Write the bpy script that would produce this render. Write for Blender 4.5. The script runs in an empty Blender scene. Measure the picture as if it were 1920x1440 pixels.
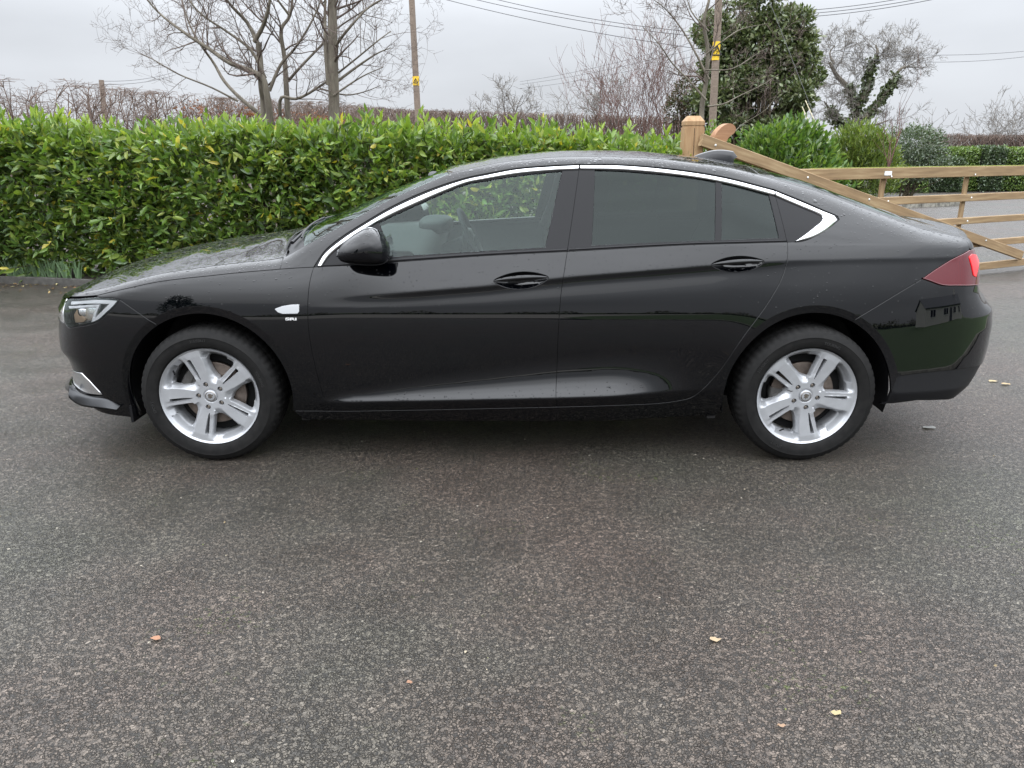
import bpy, bmesh, math, random
import numpy as np
from mathutils import Vector, Matrix
from mathutils.geometry import delaunay_2d_cdt

scene = bpy.context.scene
COL = scene.collection
rng = np.random.default_rng(7); random.seed(7)

# ---------------------------------------------------------------- camera
cam_data = bpy.data.cameras.new('camera'); cam = bpy.data.objects.new('camera', cam_data); COL.objects.link(cam)
cam.location = (0, 0, 1.453); cam.rotation_euler = (math.radians(90-17.0), 0, 0)
cam_data.sensor_width = 36; cam_data.sensor_fit = 'HORIZONTAL'; cam_data.lens = 1442/1920*36
cam_data.clip_start = .05; cam_data.clip_end = 2000
scene.camera = cam

# ---------------------------------------------------------------- sky, sun, exposure (flat winter overcast)
SUN_EL, SUN_AZ = math.radians(70), math.radians(205)
world = bpy.data.worlds.new('World'); scene.world = world; world.use_nodes = True
def build_world():
    nt = world.node_tree; nt.nodes.clear(); N = nt.nodes.new; L = nt.links.new
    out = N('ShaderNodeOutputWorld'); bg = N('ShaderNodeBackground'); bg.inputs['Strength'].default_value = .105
    sky = N('ShaderNodeTexSky'); sky.sky_type = 'NISHITA'; sky.sun_disc = False
    sky.sun_elevation = SUN_EL; sky.sun_rotation = SUN_AZ; sky.dust_density = 4; sky.air_density = 1.0
    tc = N('ShaderNodeTexCoord'); sep = N('ShaderNodeSeparateXYZ'); L(tc.outputs['Generated'], sep.inputs[0])
    # overcast deck: brighter towards the zenith (steeper than a CIE overcast, boosted to brighten reflections), soft cloud mottling
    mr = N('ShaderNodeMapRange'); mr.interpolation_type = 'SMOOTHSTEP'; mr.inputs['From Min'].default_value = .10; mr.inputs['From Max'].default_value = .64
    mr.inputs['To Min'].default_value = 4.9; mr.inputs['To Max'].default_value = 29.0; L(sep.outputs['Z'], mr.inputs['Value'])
    mp = N('ShaderNodeMapping'); mp.inputs['Scale'].default_value = (1.0, 1.0, 3.2); L(tc.outputs['Generated'], mp.inputs['Vector'])
    nz = N('ShaderNodeTexNoise'); nz.inputs['Scale'].default_value = 2.1; nz.inputs['Detail'].default_value = 5; nz.inputs['Roughness'].default_value = .5
    L(mp.outputs[0], nz.inputs['Vector'])
    cr = N('ShaderNodeMapRange'); cr.inputs['From Min'].default_value = .3; cr.inputs['From Max'].default_value = .7
    cr.inputs['To Min'].default_value = .88; cr.inputs['To Max'].default_value = 1.14; L(nz.outputs['Fac'], cr.inputs['Value'])
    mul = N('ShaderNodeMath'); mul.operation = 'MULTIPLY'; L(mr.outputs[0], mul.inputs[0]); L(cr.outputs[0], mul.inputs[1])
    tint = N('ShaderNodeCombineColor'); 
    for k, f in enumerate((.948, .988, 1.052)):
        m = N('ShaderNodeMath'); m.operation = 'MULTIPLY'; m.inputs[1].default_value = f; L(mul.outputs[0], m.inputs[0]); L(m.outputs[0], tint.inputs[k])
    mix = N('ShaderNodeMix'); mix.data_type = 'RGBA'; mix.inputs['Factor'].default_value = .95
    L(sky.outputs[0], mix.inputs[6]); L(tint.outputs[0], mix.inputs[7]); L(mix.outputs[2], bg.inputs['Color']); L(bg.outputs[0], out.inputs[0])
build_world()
sun_data = bpy.data.lights.new('sun', 'SUN'); sun_data.energy = .5; sun_data.angle = math.radians(120); sun_data.color = (1, .97, .93)
sun = bpy.data.objects.new('sun', sun_data); COL.objects.link(sun)
sun.rotation_euler = (math.radians(90)-SUN_EL, 0, math.radians(180)-SUN_AZ)
vs = scene.view_settings; vs.view_transform = 'Standard'; vs.look = 'None'; vs.gamma = 1; vs.use_curve_mapping = False; vs.exposure = 0.65
scene.cycles.max_bounces = 8; scene.cycles.transparent_max_bounces = 24; scene.cycles.use_denoising = True
scene.cycles.caustics_reflective = False; scene.cycles.caustics_refractive = False

# ---------------------------------------------------------------- car surface maths
F_PX = 1442.0; PITCH = math.radians(17.0); CAM = np.array([0.0, 0.0, 1.453])
CARX, CARY = -1.4325, 4.38            # front axle and centreline of the car in the world
def ray(u, v):
    a = (np.asarray(u, float) - 960) / F_PX; b = (720 - np.asarray(v, float)) / F_PX
    return np.stack([a, math.cos(PITCH) + b * math.sin(PITCH), -math.sin(PITCH) + b * math.cos(PITCH)], -1)
def at(u, v, Y):                       # the point at depth Y that the photograph shows at (u, v)
    d = ray(u, v); return CAM + d * ((Y - CAM[1]) / d[..., 1])[..., None]
def project(P):
    d = np.asarray(P, float) - CAM
    dep = d[..., 1] * math.cos(PITCH) - d[..., 2] * math.sin(PITCH)
    up = d[..., 1] * math.sin(PITCH) + d[..., 2] * math.cos(PITCH)
    return np.stack([960 + F_PX * d[..., 0] / dep, 720 - F_PX * up / dep], -1)
def sstep(a, b, x):
    t = np.clip((np.asarray(x, float) - a) / (b - a), 0, 1); return t * t * (3 - 2 * t)
def crom(pts, n=12, closed=False):     # Catmull-Rom through the points
    P = np.asarray(pts, float); m = len(P); out = []
    seg = m if closed else m - 1
    for i in range(seg):
        if closed: p0, p1, p2, p3 = P[(i-1) % m], P[i], P[(i+1) % m], P[(i+2) % m]
        else:
            p1, p2 = P[i], P[i+1]
            p0 = P[i-1] if i > 0 else 2*p1 - p2
            p3 = P[i+2] if i+2 < m else 2*p2 - p1
        d0 = max(np.linalg.norm(p1-p0), 1e-6)**.5; d1 = max(np.linalg.norm(p2-p1), 1e-6)**.5; d2 = max(np.linalg.norm(p3-p2), 1e-6)**.5
        m1 = (p2-p1) + d1*((p1-p0)/d0 - (p2-p0)/(d0+d1)) if d0 > 1e-3 else p2-p1
        m2 = (p2-p1) + d1*((p3-p2)/d2 - (p3-p1)/(d1+d2)) if d2 > 1e-3 else p2-p1
        t = np.linspace(0, 1, n, endpoint=False)[:, None]
        out.append((2*t**3-3*t**2+1)*p1 + (t**3-2*t**2+t)*m1 + (-2*t**3+3*t**2)*p2 + (t**3-t**2)*m2)
    if not closed: out.append(P[-1:])
    return np.vstack(out)
def resample(P, step):
    P = np.asarray(P, float); L = np.r_[0, np.cumsum(np.linalg.norm(np.diff(P, axis=0), axis=1))]
    n = max(2, int(round(L[-1] / step)) + 1); q = np.linspace(0, L[-1], n)
    return np.stack([np.interp(q, L, P[:, k]) for k in range(P.shape[1])], 1)

PLAN = crom([(-.955,0),(-.95,.2),(-.925,.40),(-.88,.57),(-.80,.71),(-.66,.82),(-.45,.885),(-.2,.915),(0.1,.928),(.6,.932),(1.4,.934),(2.2,.932),
             (2.7,.925),(3.1,.905),(3.4,.868),(3.62,.80),(3.78,.70),(3.88,.56),(3.93,.38),(3.95,.2),(3.955,0)], 30)
PLAN = resample(PLAN, .005)
for _ in range(40): PLAN[1:-1] = .25*PLAN[:-2] + .5*PLAN[1:-1] + .25*PLAN[2:]
_pl = np.r_[0, np.cumsum(np.linalg.norm(np.diff(PLAN, axis=0), axis=1))]
_pl += 1.4 - np.interp(1.4, PLAN[:, 0], _pl)
_pt = np.gradient(PLAN, axis=0); _pt /= np.linalg.norm(_pt, axis=1)[:, None]
S0, S1 = _pl[0], _pl[-1]
NS, NZ = 800, 600
SG = np.linspace(S0, S1, NS); ZG = np.linspace(.10, 1.50, NZ)
PX, PW = np.interp(SG, _pl, PLAN[:, 0]), np.interp(SG, _pl, PLAN[:, 1])
TX, TW = np.interp(SG, _pl, _pt[:, 0]), np.interp(SG, _pl, _pt[:, 1])
NXP, NWP = -TW, TX                     # outward plan normal
def crease_z(s): return np.interp(s, [.55, .9, 1.30, 1.72, 2.4, 2.75, 3.1, 3.6, 4.4], CREASE)
CREASE = [.800, .824, .855, .899, .952, .965, .971, .971, .971]
def belt_z(s): return np.interp(s, [.5, 1.3, 2.1, 2.75, 4.4], [.938, .988, 1.030, 1.048, 1.05])
def edge_z(s): return np.interp(s, [.5, .78, 1.63, 2.14, 2.5], [.305, .316, .345, .364, .37])
ZTOP = None; ZPHI = ZRND = None
def build_surface():
    O = np.zeros((NS, NZ))
    for i, s in enumerate(SG):
        zc, zb, ze = crease_z(s), belt_z(s), edge_z(s)
        ca = float(sstep(.55, 1.05, s) * (1 - .75*sstep(2.5, 2.95, s)))       # strength of the shoulder crease
        fl = float(sstep(.45, 1.0, s) * (1 - sstep(1.9, 2.35, s)))            # strength of the sill flare
        wd = float(sstep(.25, .75, s) * (1 - sstep(2.35, 2.8, s)))
        kf = float(np.interp(s, [.55, .75, 1.0, 1.65, 2.1, 2.4], [.10, .22, .48, .95, 1.05, 1.05])); fl = float(sstep(.48, .66, s)*(1-sstep(1.85, 2.4, s)))
        kz = [.10, .22, ze-.008, ze+.006, ze+.045*kf+.004, ze+.10*kf+.008, ze+.17*kf+.03, .60, .69, .755]
        kp = [-40, -30, -14, 36*fl-4, 29*fl-4, 13*fl-4, -3, -.5, 2.6, 7.0]
        top = zc-.055
        kz += [max(top, .765), zc-.032, zc-.016, zc-.005, zc+.005, zb-.004, zb+.004, 1.12, 1.33, 1.40, 1.50]
        kp += [14, 14-5*ca, 13-16*ca, 13-20*ca, 13+6*ca, 19+ca, 24, 26, 32, 42, 60]
        kz = np.maximum.accumulate(np.array(kz) + np.arange(len(kz))*1e-6)
        door = np.interp(ZG, kz, kp)
        fend = np.interp(ZG, [.10, .30, .50, .62, .69, .73, .78, .85, .90, .95, 1.0, 1.12, 1.33, 1.5], [-20, -8, -3, 0, 3, 6.5, 11, 18, 27, 30, 24, 26, 32, 60])
        rear = np.interp(ZG, [.10, .30, .338, .352, .40, .50, .66, .72, .78, zc-.10, zc-.028, zc-.006, zc+.006, zb, 1.12, 1.33, 1.40, 1.5],
                             [-25, -18, -14, 8, 6.6, 6.5, 6.3, 7.6, 10.5, 13.5, 14-2*ca, 13-15*ca, 18, 22, 30, 36, 44, 60])
        wf = float(1 - sstep(.30, .72, s)); wr = float(sstep(2.35, 2.75, s))
        ph = fend*wf + rear*wr + door*(1-wf-wr)
        if ZTOP is not None:
            zt = np.interp(s, SG, ZTOP); rr = np.interp(s, SG, ZRND)
            d = zt - ZG
            tgt = np.interp(s, SG, ZPHI)
            k = np.clip(1 - d/rr, 0, 1)**1.3
            ph = ph + np.maximum(tgt-ph, 0)*k
        sl = np.tan(np.radians(np.clip(ph, -60, 82)))
        c = np.r_[0, np.cumsum((sl[1:]+sl[:-1])*.5*(ZG[1]-ZG[0]))]
        o = -(c - np.interp(.60, ZG, c))
        O[i] = o
    # the ends have their own profile
    nose = np.interp(ZG, NOSE_Z, NOSE_O); tail = np.interp(ZG, TAIL_Z, TAIL_O)
    wn = sstep(.30, .85, -NXP)[:, None]*(SG < 1.4)[:, None]; wt = sstep(.30, .85, NXP)[:, None]*(SG > 1.4)[:, None]
    O = O*(1-wn-wt) + nose[None]*wn + tail[None]*wt
    # cabin narrows towards the tail
    tp = np.maximum(SG-2.3, 0)**2*.10
    O -= tp[:, None]*np.maximum(ZG-1.03, 0)[None]/.30*(SG < 3.9)[:, None]
    k = np.array([1, 4, 6, 4, 1.])/16
    for _ in range(14): O[1:-1] = .25*O[:-2]+.5*O[1:-1]+.25*O[2:]
    for _ in range(3): O[:, 1:-1] = .25*O[:, :-2]+.5*O[:, 1:-1]+.25*O[:, 2:]
    X = PX[:, None]+NXP[:, None]*O; Y = -(PW[:, None]+NWP[:, None]*O)
    P = np.stack([X, Y, np.broadcast_to(ZG[None], O.shape)], -1)
    N = np.cross(np.gradient(P, axis=1), np.gradient(P, axis=0)); N /= np.linalg.norm(N, axis=2)[..., None]
    if N[NS//2, NZ//3, 1] > 0: N = -N
    return P, N
ARCH_Z, ARCH_R = .337, .393
def tab(T, s, z):
    fi = np.clip((np.asarray(s)-SG[0])/(SG[1]-SG[0]), 0, NS-1.001); fj = np.clip((np.asarray(z)-ZG[0])/(ZG[1]-ZG[0]), 0, NZ-1.001)
    i, j = fi.astype(int), fj.astype(int); a, b = fi-i, fj-j
    if T.ndim == 3: a, b = a[..., None], b[..., None]
    return T[i, j]*(1-a)*(1-b)+T[i+1, j]*a*(1-b)+T[i, j+1]*(1-a)*b+T[i+1, j+1]*a*b
NOSE_Z = [.10, .20, .225, .25, .285, .30, .31, .33, .38, .45, .50, .57, .65, .70, .742, .78, .82, .9]
NOSE_O = [-.22, -.14, -.10, -.047, -.01, 0, -.018, -.05, -.052, -.038, -.012, -.016, -.028, -.031, -.055, -.085, -.13, -.25]
TAIL_Z = [.10, .20, .264, .309, .337, .38, .433, .50, .613, .686, .70, .746, .794, .85, .92, .95, .97, 1.0, 1.05, 1.2]
TAIL_O = [-.75, -.50, -.34, -.145, -.09, -.045, -.018, -.012, -.012, -.022, -.034, -.07, -.105, -.112, -.120, -.14, -.16, -.175, -.20, -.4]
# upper edge of the body side, where bonnet, roof and tailgate begin
_zt = np.array([(-1.60,.735),(-1.0,.752),(-.742,.788),(-.494,.832),(-.319,.876),(-.2,.903),(.035,.935),(.171,.950),(.371,.968),(.491,1.035),(.655,1.121),(.862,1.23),
  (.957,1.27),(1.14,1.347),(1.383,1.396),(1.632,1.418),(1.867,1.42),(2.098,1.413),(2.446,1.372),(2.631,1.330),(2.891,1.262),(3.128,1.180),(3.305,1.122),(3.42,1.090),(3.567,1.064),(3.70,1.050),(4.0,1.048),(4.60,1.05)])
ZTOP = np.interp(SG, _zt[:, 0], _zt[:, 1])
for _ in range(30): ZTOP[1:-1] = .25*ZTOP[:-2]+.5*ZTOP[1:-1]+.25*ZTOP[2:]
ZPHI = np.interp(SG, [-1.6, -.8, -.5, .35, .5, .9, 1.4, 2.4, 2.9, 3.4, 3.7, 4.6], [60, 66, 76, 78, 52, 55, 74, 74, 62, 66, 66, 55])
ZRND = np.interp(SG, [-1.6, -.8, -.5, .35, .5, .9, 1.4, 2.4, 2.9, 3.4, 3.7, 4.6], [.03, .03, .05, .06, .05, .045, .04, .04, .07, .08, .05, .04])
SURF_P, SURF_N = build_surface()
CARO = np.array([CARX, CARY, 0])
def sz(pix):                            # photograph position -> (s, z) on the near side of the body
    pix = np.atleast_2d(np.asarray(pix, float))
    SP, SN = SURF_P[::2, ::3], SURF_N[::2, ::3]; uv = project(SP + CARO); out = []
    view = (SP+CARO)-CAM; facing = (view*SN).sum(-1) < 0.02
    for q in pix:
        d = ((uv-q)**2).sum(-1) + np.where(facing, 0, 1e4)
        i, j = np.unravel_index(np.argmin(d), d.shape); s, z = SG[i*2], ZG[j*3]
        best = (d[i, j], s, z)
        for _ in range(6):
            e = .003
            p0 = project(tab(SURF_P, s, z)+CARO); ps = project(tab(SURF_P, s+e, z)+CARO); pz = project(tab(SURF_P, s, z+e)+CARO)
            J = np.stack([(ps-p0)/e, (pz-p0)/e], 1)
            if abs(np.linalg.det(J)) < 1e3: break
            st = np.clip(np.linalg.solve(J, q-p0), -.02, .02); s, z = s+st[0], z+st[1]
            dd = ((project(tab(SURF_P, s, z)+CARO)-q)**2).sum()
            if dd < best[0]: best = (dd, s, z)
        out.append(best[1:])
    return np.array(out)
# ---------------------------------------------------------------- mesh helpers
class MB:
    """collects vertices, faces and (optionally) normals; build() links them as ONE mesh object"""
    def __init__(s): s.v, s.f, s.n, s.mi, s.k = [], [], [], [], 0
    def add(s, V, Fc, N=None, mi=0):
        V = np.asarray(V, float).reshape(-1, 3)
        if N is None:
            N = np.zeros_like(V)
            for f in Fc:
                f = list(f); a, b, c = V[f[0]], V[f[1]], V[f[2]]; nn = np.cross(b-a, c-a)
                if len(f) > 3: nn = nn + np.cross(c-a, V[f[3]]-a)
                N[f] += nn
        N = np.asarray(N, float); l = np.linalg.norm(N, axis=1); N = N/np.where(l < 1e-12, 1, l)[:, None]
        s.v.append(V); s.n.append(N); s.f += [tuple(int(i)+s.k for i in f) for f in Fc]; s.mi += [mi]*len(Fc); s.k += len(V); return s
    def flat(s, V, Fc, mi=0):
        V = np.asarray(V, float)
        for f in Fc: s.add(V[list(f)], [tuple(range(len(f)))], None, mi)
        return s
    def box(s, c, d, rot=None, mi=0):
        c = np.asarray(c, float); d = np.asarray(d, float)/2
        V = np.array([(x, y, z) for x in (-1, 1) for y in (-1, 1) for z in (-1, 1)], float)*d
        if rot is not None: V = V @ np.asarray(rot).T
        return s.flat(V+c, [(0,1,3,2),(4,6,7,5),(0,4,5,1),(2,3,7,6),(0,2,6,4),(1,5,7,3)], mi)
    def grid(s, P, closed_u=False, closed_v=False, N=None, flip=False, mi=0):
        P = np.asarray(P, float); a, b = P.shape[:2]; F_ = []
        for i in range(a if closed_u else a-1):
            for j in range(b if closed_v else b-1):
                q = (i*b+j, ((i+1) % a)*b+j, ((i+1) % a)*b+(j+1) % b, i*b+(j+1) % b); F_.append(q[::-1] if flip else q)
        return s.add(P.reshape(-1, 3), F_, None if N is None else np.asarray(N).reshape(-1, 3), mi)
    def tube(s, pts, rad, sides=6, caps=True, mi=0):
        P = np.asarray(pts, float); R = np.broadcast_to(np.asarray(rad, float), (len(P),)); T = np.gradient(P, axis=0); T /= np.linalg.norm(T, axis=1)[:, None]+1e-12
        up = np.array([0, 0, 1.]) if abs(T[0, 2]) < .9 else np.array([1., 0, 0]); rings = []
        a = np.cross(T[0], up); a /= np.linalg.norm(a)
        th = np.arange(sides)*2*math.pi/sides
        for p, t, r in zip(P, T, R):
            a = a - t*np.dot(a, t); a /= np.linalg.norm(a)+1e-12; b = np.cross(t, a)
            rings.append(p+r*(np.cos(th)[:, None]*a+np.sin(th)[:, None]*b))
        s.grid(np.array(rings), closed_v=True, flip=True, mi=mi)
        if caps:
            s.add(rings[0], [tuple(range(sides))], None, mi); s.add(rings[-1], [tuple(range(sides))[::-1]], None, mi)
        return s
    def lathe(s, prof, n=64, axis='y', mi=0):   # profile of (r, h) turned round an axis
        prof = np.asarray(prof, float); th = np.arange(n)*2*math.pi/n
        G = np.zeros((n, len(prof), 3))
        G[..., 0] = np.cos(th)[:, None]*prof[None, :, 0]; G[..., 2] = np.sin(th)[:, None]*prof[None, :, 0]; G[..., 1] = prof[None, :, 1]
        if axis == 'z': G = G[..., [0, 2, 1]]
        return s.grid(G, closed_u=True, flip=(axis == 'z'), mi=mi)
    def mesh(s, name):
        me = bpy.data.meshes.new(name); V = np.vstack(s.v) if s.v else np.zeros((0, 3))
        me.from_pydata(V.tolist(), [], s.f); me.polygons.foreach_set('use_smooth', [True]*len(s.f))
        if any(s.mi): me.polygons.foreach_set('material_index', s.mi)
        N = np.vstack(s.n) if s.n else V
        # make sure that faces agree with the normals that were asked for
        me.update(); me.normals_split_custom_set_from_vertices(N.tolist()); return me
    def build(s, name, mats, parent=None, loc=(0, 0, 0), **props):
        o = bpy.data.objects.new(name, s.mesh(name)); COL.objects.link(o)
        for m in (mats if isinstance(mats, (list, tuple)) else [mats]): o.data.materials.append(MAT[m])
        o.location = loc
        if parent is not None: o.parent = parent
        for k, v in props.items(): o[k] = v
        return o
def empty(name, loc=(0, 0, 0), parent=None, rz=0, **props):
    o = bpy.data.objects.new(name, None); COL.objects.link(o); o.location = loc; o.rotation_euler = (0, 0, rz); o.empty_display_size = .1
    if parent is not None: o.parent = parent
    for k, v in props.items(): o[k] = v
    return o
def copy_tree(o, parent=None, scale_y=None):
    c = o.copy(); COL.objects.link(c); c.parent = parent
    for ch in o.children: copy_tree(ch, c)
    return c
def area2(P): x, y = P[:, 0], P[:, 1]; return .5*np.sum(x*np.roll(y, -1)-y*np.roll(x, -1))
def inset(P, d):
    P = np.asarray(P, float); sg = 1 if area2(P) > 0 else -1
    e = np.roll(P, -1, 0)-P; e /= np.linalg.norm(e, axis=1)[:, None]+1e-12
    n = np.stack([-e[:, 1], e[:, 0]], 1)*sg; n2 = n+np.roll(n, 1, 0); l = np.linalg.norm(n2, axis=1)
    n2 = n2/np.maximum(l, .35)[:, None]; k = 2/np.maximum(l, .9); return P+n2*(d*np.minimum(k, 1.6))[:, None]
def inside(poly, pts):
    x, y = pts[:, 0], pts[:, 1]; r = np.zeros(len(pts), bool); a = poly; b = np.roll(poly, -1, 0)
    for (x0, y0), (x1, y1) in zip(a, b):
        if y0 == y1: continue
        c = ((y0 > y) != (y1 > y)) & (x < (x1-x0)*(y-y0)/(y1-y0)+x0); r ^= c
    return r
def loop(*curves, step=.02):          # join curves to one closed outline with even spacing and kept corners
    out = []
    for c in curves:
        c = np.asarray(c, float)
        if len(c) > 1: c = resample(c, step)
        out.append(c)
    P = np.vstack(out); keep = np.linalg.norm(P-np.roll(P, 1, 0), axis=1) > 2e-3
    return P[keep]
def triangulate(poly, holes=(), h=.03, extra=None):
    loops = [poly, *holes]; pts = [np.asarray(l) for l in loops]; edges = []; k = 0
    for l in loops: n = len(l); edges += [(k+i, k+(i+1) % n) for i in range(n)]; k += n
    bnd = np.vstack(pts); lo, hi = bnd.min(0), bnd.max(0)
    gx = np.arange(lo[0], hi[0], h); gy = np.arange(lo[1], hi[1], h*.866)
    G = np.array([(x+(j % 2)*h/2, y) for j, y in enumerate(gy) for x in gx]) if len(gx)*len(gy) else np.zeros((0, 2))
    if extra is not None and len(extra): 
        d = np.sqrt(((G[:, None]-extra[None])**2).sum(-1)).min(1) if len(G) else np.zeros(0); G = G[d > h*.4]; G = np.vstack([extra, G])
    if len(G):
        m = inside(loops[0], G)
        for l in loops[1:]: m &= ~inside(np.asarray(l), G)
        G = G[m]
    if len(G):
        d = np.full(len(G), 9.)
        for l in loops:
            l = np.asarray(l); b = np.roll(l, -1, 0)
            for p, q in zip(l, b):
                e = q-p; t = np.clip(((G-p)@e)/(e@e+1e-12), 0, 1); d = np.minimum(d, np.linalg.norm(G-p-t[:, None]*e, axis=1))
        G = G[d > min(h*.30, .008)]
    allp = np.vstack([bnd, G]) if len(G) else bnd
    r = delaunay_2d_cdt([Vector(p) for p in allp], edges, [], 0, 1e-6)
    V = np.array([tuple(v) for v in r[0]]); T = np.array(r[2]); c = V[T].mean(1); m = inside(loops[0], c)
    for l in loops[1:]: m &= ~inside(np.asarray(l), c)
    return V, T[m]
LIP = .036
def side_ev(q):
    """body side: position and normal, with a flat lip round each wheel arch"""
    q = np.asarray(q, float); P, N = tab(SURF_P, q[:, 0], q[:, 1]), tab(SURF_N, q[:, 0], q[:, 1])
    for xc in (0.0, 2.829):
        d = q-[xc, ARCH_Z]; r = np.hypot(d[:, 0], d[:, 1]); m = (r < ARCH_R+LIP) & (r > .25)
        if m.any():
            e = d[m]/r[m][:, None]; qq = np.array([xc, ARCH_Z])+e*(ARCH_R+LIP); p2, n2 = tab(SURF_P, qq[:, 0], qq[:, 1]), tab(SURF_N, qq[:, 0], qq[:, 1])
            k = np.clip((ARCH_R+LIP-r[m])/LIP, 0, 1); dep = .003*k
            p3 = p2.copy(); p3[:, 0] += q[m][:, 0]-qq[:, 0]; p3[:, 2] = q[m][:, 1]; p3[:, 1] += dep; P[m] = p3
            e3 = np.stack([e[:, 0], 0*e[:, 0], e[:, 1]], 1); n3 = n2-e3*(n2*e3).sum(1)[:, None]; n3 = n3+e3*-.08; N[m] = n3/np.linalg.norm(n3, axis=1)[:, None]
    return P, N
def panel(mb, poly, holes=(), h=.021, off=0.0, flange=.016, ev=side_ev, extra=None, gap=0.0, mi=0, edge=.6, flange_holes=True):
    """a piece of skin: outline in surface coordinates, turned in at its edges"""
    if gap: poly = inset(poly, gap)
    V2, T = triangulate(poly, holes, h, extra); P, N = ev(V2); N = N/np.linalg.norm(N, axis=1)[:, None]
    P = P+N*off
    fn = np.cross(P[T[:, 1]]-P[T[:, 0]], P[T[:, 2]]-P[T[:, 0]]); fl = (fn*N[T].mean(1)).sum(1) < 0
    T = np.where(fl[:, None], T[:, ::-1], T); mb.add(P, T.tolist(), N, mi)
    if flange:
        for k, l in enumerate([poly, *(holes if flange_holes else ())]):
            l = np.asarray(l); cen, nn = ev(l); nn = nn/np.linalg.norm(nn, axis=1)[:, None]; cen = cen+nn*off
            sg = (1 if area2(l) > 0 else -1)*(1 if k == 0 else -1)
            t = np.roll(cen, -1, 0)-np.roll(cen, 1, 0); t /= np.linalg.norm(t, axis=1)[:, None]+1e-12
            ou = np.cross(t, nn)*sg; ev_s = np.sign((np.cross(P[T[:, 1]]-P[T[:, 0]], P[T[:, 2]]-P[T[:, 0]])).sum())
            # outward direction in the plane of the skin: away from the outline's inside
            q2 = inset(l, -.002 if k == 0 else .002); pq, _ = ev(q2); dirn = pq+nn*off-cen; s_ = np.sign((ou*dirn).sum(1)); s_[s_ == 0] = 1; ou = ou*s_[:, None]
            r = min(.003, flange*.3)
            rings = np.stack([cen, cen+ou*r*.5-nn*r*.35, cen+ou*r*.8-nn*r*1.2, cen+ou*r*.8-nn*flange], 0)
            n_ = np.stack([nn, nn*.75+ou*.66, ou, ou], 0)
            a, b = rings.shape[:2]; F_ = []
            for i in range(a-1):
                for j in range(b): F_.append((i*b+j, (i+1)*b+j, (i+1)*b+(j+1) % b, i*b+(j+1) % b))
            R = rings.reshape(-1, 3); Nn = n_.reshape(-1, 3); F_ = np.array(F_)
            fn = np.cross(R[F_[:, 1]]-R[F_[:, 0]], R[F_[:, 2]]-R[F_[:, 0]]); fl = (fn*Nn[F_].mean(1)).sum(1) < 0
            F_ = np.where(fl[:, None], F_[:, ::-1], F_); mb.add(R, F_.tolist(), Nn, mi)
    return mb
# ---------------------------------------------------------------- materials
MAT = {}
class NT:
    def __init__(s, name):
        m = bpy.data.materials.new(name); m.use_nodes = True; s.m = m; s.t = m.node_tree; s.t.nodes.clear()
        s.out = s.n('ShaderNodeOutputMaterial'); MAT[name] = m
    def n(s, typ, **kw):
        nd = s.t.nodes.new(typ)
        for k, v in kw.items():
            if k in nd.inputs: nd.inputs[k].default_value = v
            else: setattr(nd, k, v)
        return nd
    def l(s, a, b): s.t.links.new(a, b)
    def bsdf(s, col=(.5,.5,.5), rough=.5, **kw):
        b = s.n('ShaderNodeBsdfPrincipled'); b.inputs['Base Color'].default_value = (*col, 1); b.inputs['Roughness'].default_value = rough
        for k, v in kw.items(): b.inputs[k.replace('_', ' ')].default_value = v
        s.l(b.outputs[0], s.out.inputs[0]); return b
    def noise(s, scale, detail=3, rough=.55, coord='Object', vec=None, dim=None):
        nz = s.n('ShaderNodeTexNoise'); nz.inputs['Scale'].default_value = scale; nz.inputs['Detail'].default_value = detail; nz.inputs['Roughness'].default_value = rough
        if vec is None: tc = s.n('ShaderNodeTexCoord'); vec = tc.outputs[coord]
        s.l(vec, nz.inputs['Vector']); return nz
    def ramp(s, fac, stops):
        r = s.n('ShaderNodeValToRGB'); e = r.color_ramp.elements
        while len(e) < len(stops): e.new(.5)
        for k, (p, c) in enumerate(stops): e[k].position = p; e[k].color = (*c, 1) if len(c) == 3 else c
        s.l(fac, r.inputs[0]); return r
    def mrange(s, v, a, b, c, d, smooth=False):
        r = s.n('ShaderNodeMapRange'); r.inputs[1].default_value = a; r.inputs[2].default_value = b; r.inputs[3].default_value = c; r.inputs[4].default_value = d
        if smooth: r.interpolation_type = 'SMOOTHSTEP'
        s.l(v, r.inputs[0]); return r
    def math(s, op, a, b=None):
        m = s.n('ShaderNodeMath'); m.operation = op
        for k, x in enumerate((a, b)):
            if x is None: continue
            if isinstance(x, (int, float)): m.inputs[k].default_value = x
            else: s.l(x, m.inputs[k])
        return m
    def mix(s, fac, a, b, mode='MIX'):
        m = s.n('ShaderNodeMix'); m.data_type = 'RGBA'; m.blend_type = mode
        for k, x in ((0, fac), (6, a), (7, b)):
            if isinstance(x, (int, float)): m.inputs[k].default_value = x
            elif isinstance(x, tuple): m.inputs[k].default_value = (*x, 1) if len(x) == 3 else x
            else: s.l(x, m.inputs[k])
        return m
    def bump(s, h, strength, dist, bs, base=None):
        b = s.n('ShaderNodeBump'); b.inputs['Strength'].default_value = strength; b.inputs['Distance'].default_value = dist
        s.l(h, b.inputs['Height'])
        if base is not None: s.l(base, b.inputs['Normal'])
        for q in bs: s.l(b.outputs[0], q)
        return b
def simple(name, col, rough=.5, noise=0, nscale=40, bump=0, **kw):
    t = NT(name); b = t.bsdf(col, rough, **kw)
    if noise:
        nz = t.noise(nscale, 4); c0 = tuple(max(0, c*(1-noise)) for c in col); c1 = tuple(min(1, c*(1+noise)) for c in col)
        r = t.ramp(nz.outputs['Fac'], [(.3, c0), (.7, c1)]); t.l(r.outputs[0], b.inputs['Base Color'])
        if bump: t.bump(nz.outputs['Fac'], .6, bump, [b.inputs['Normal']])
    return t.m

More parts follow.
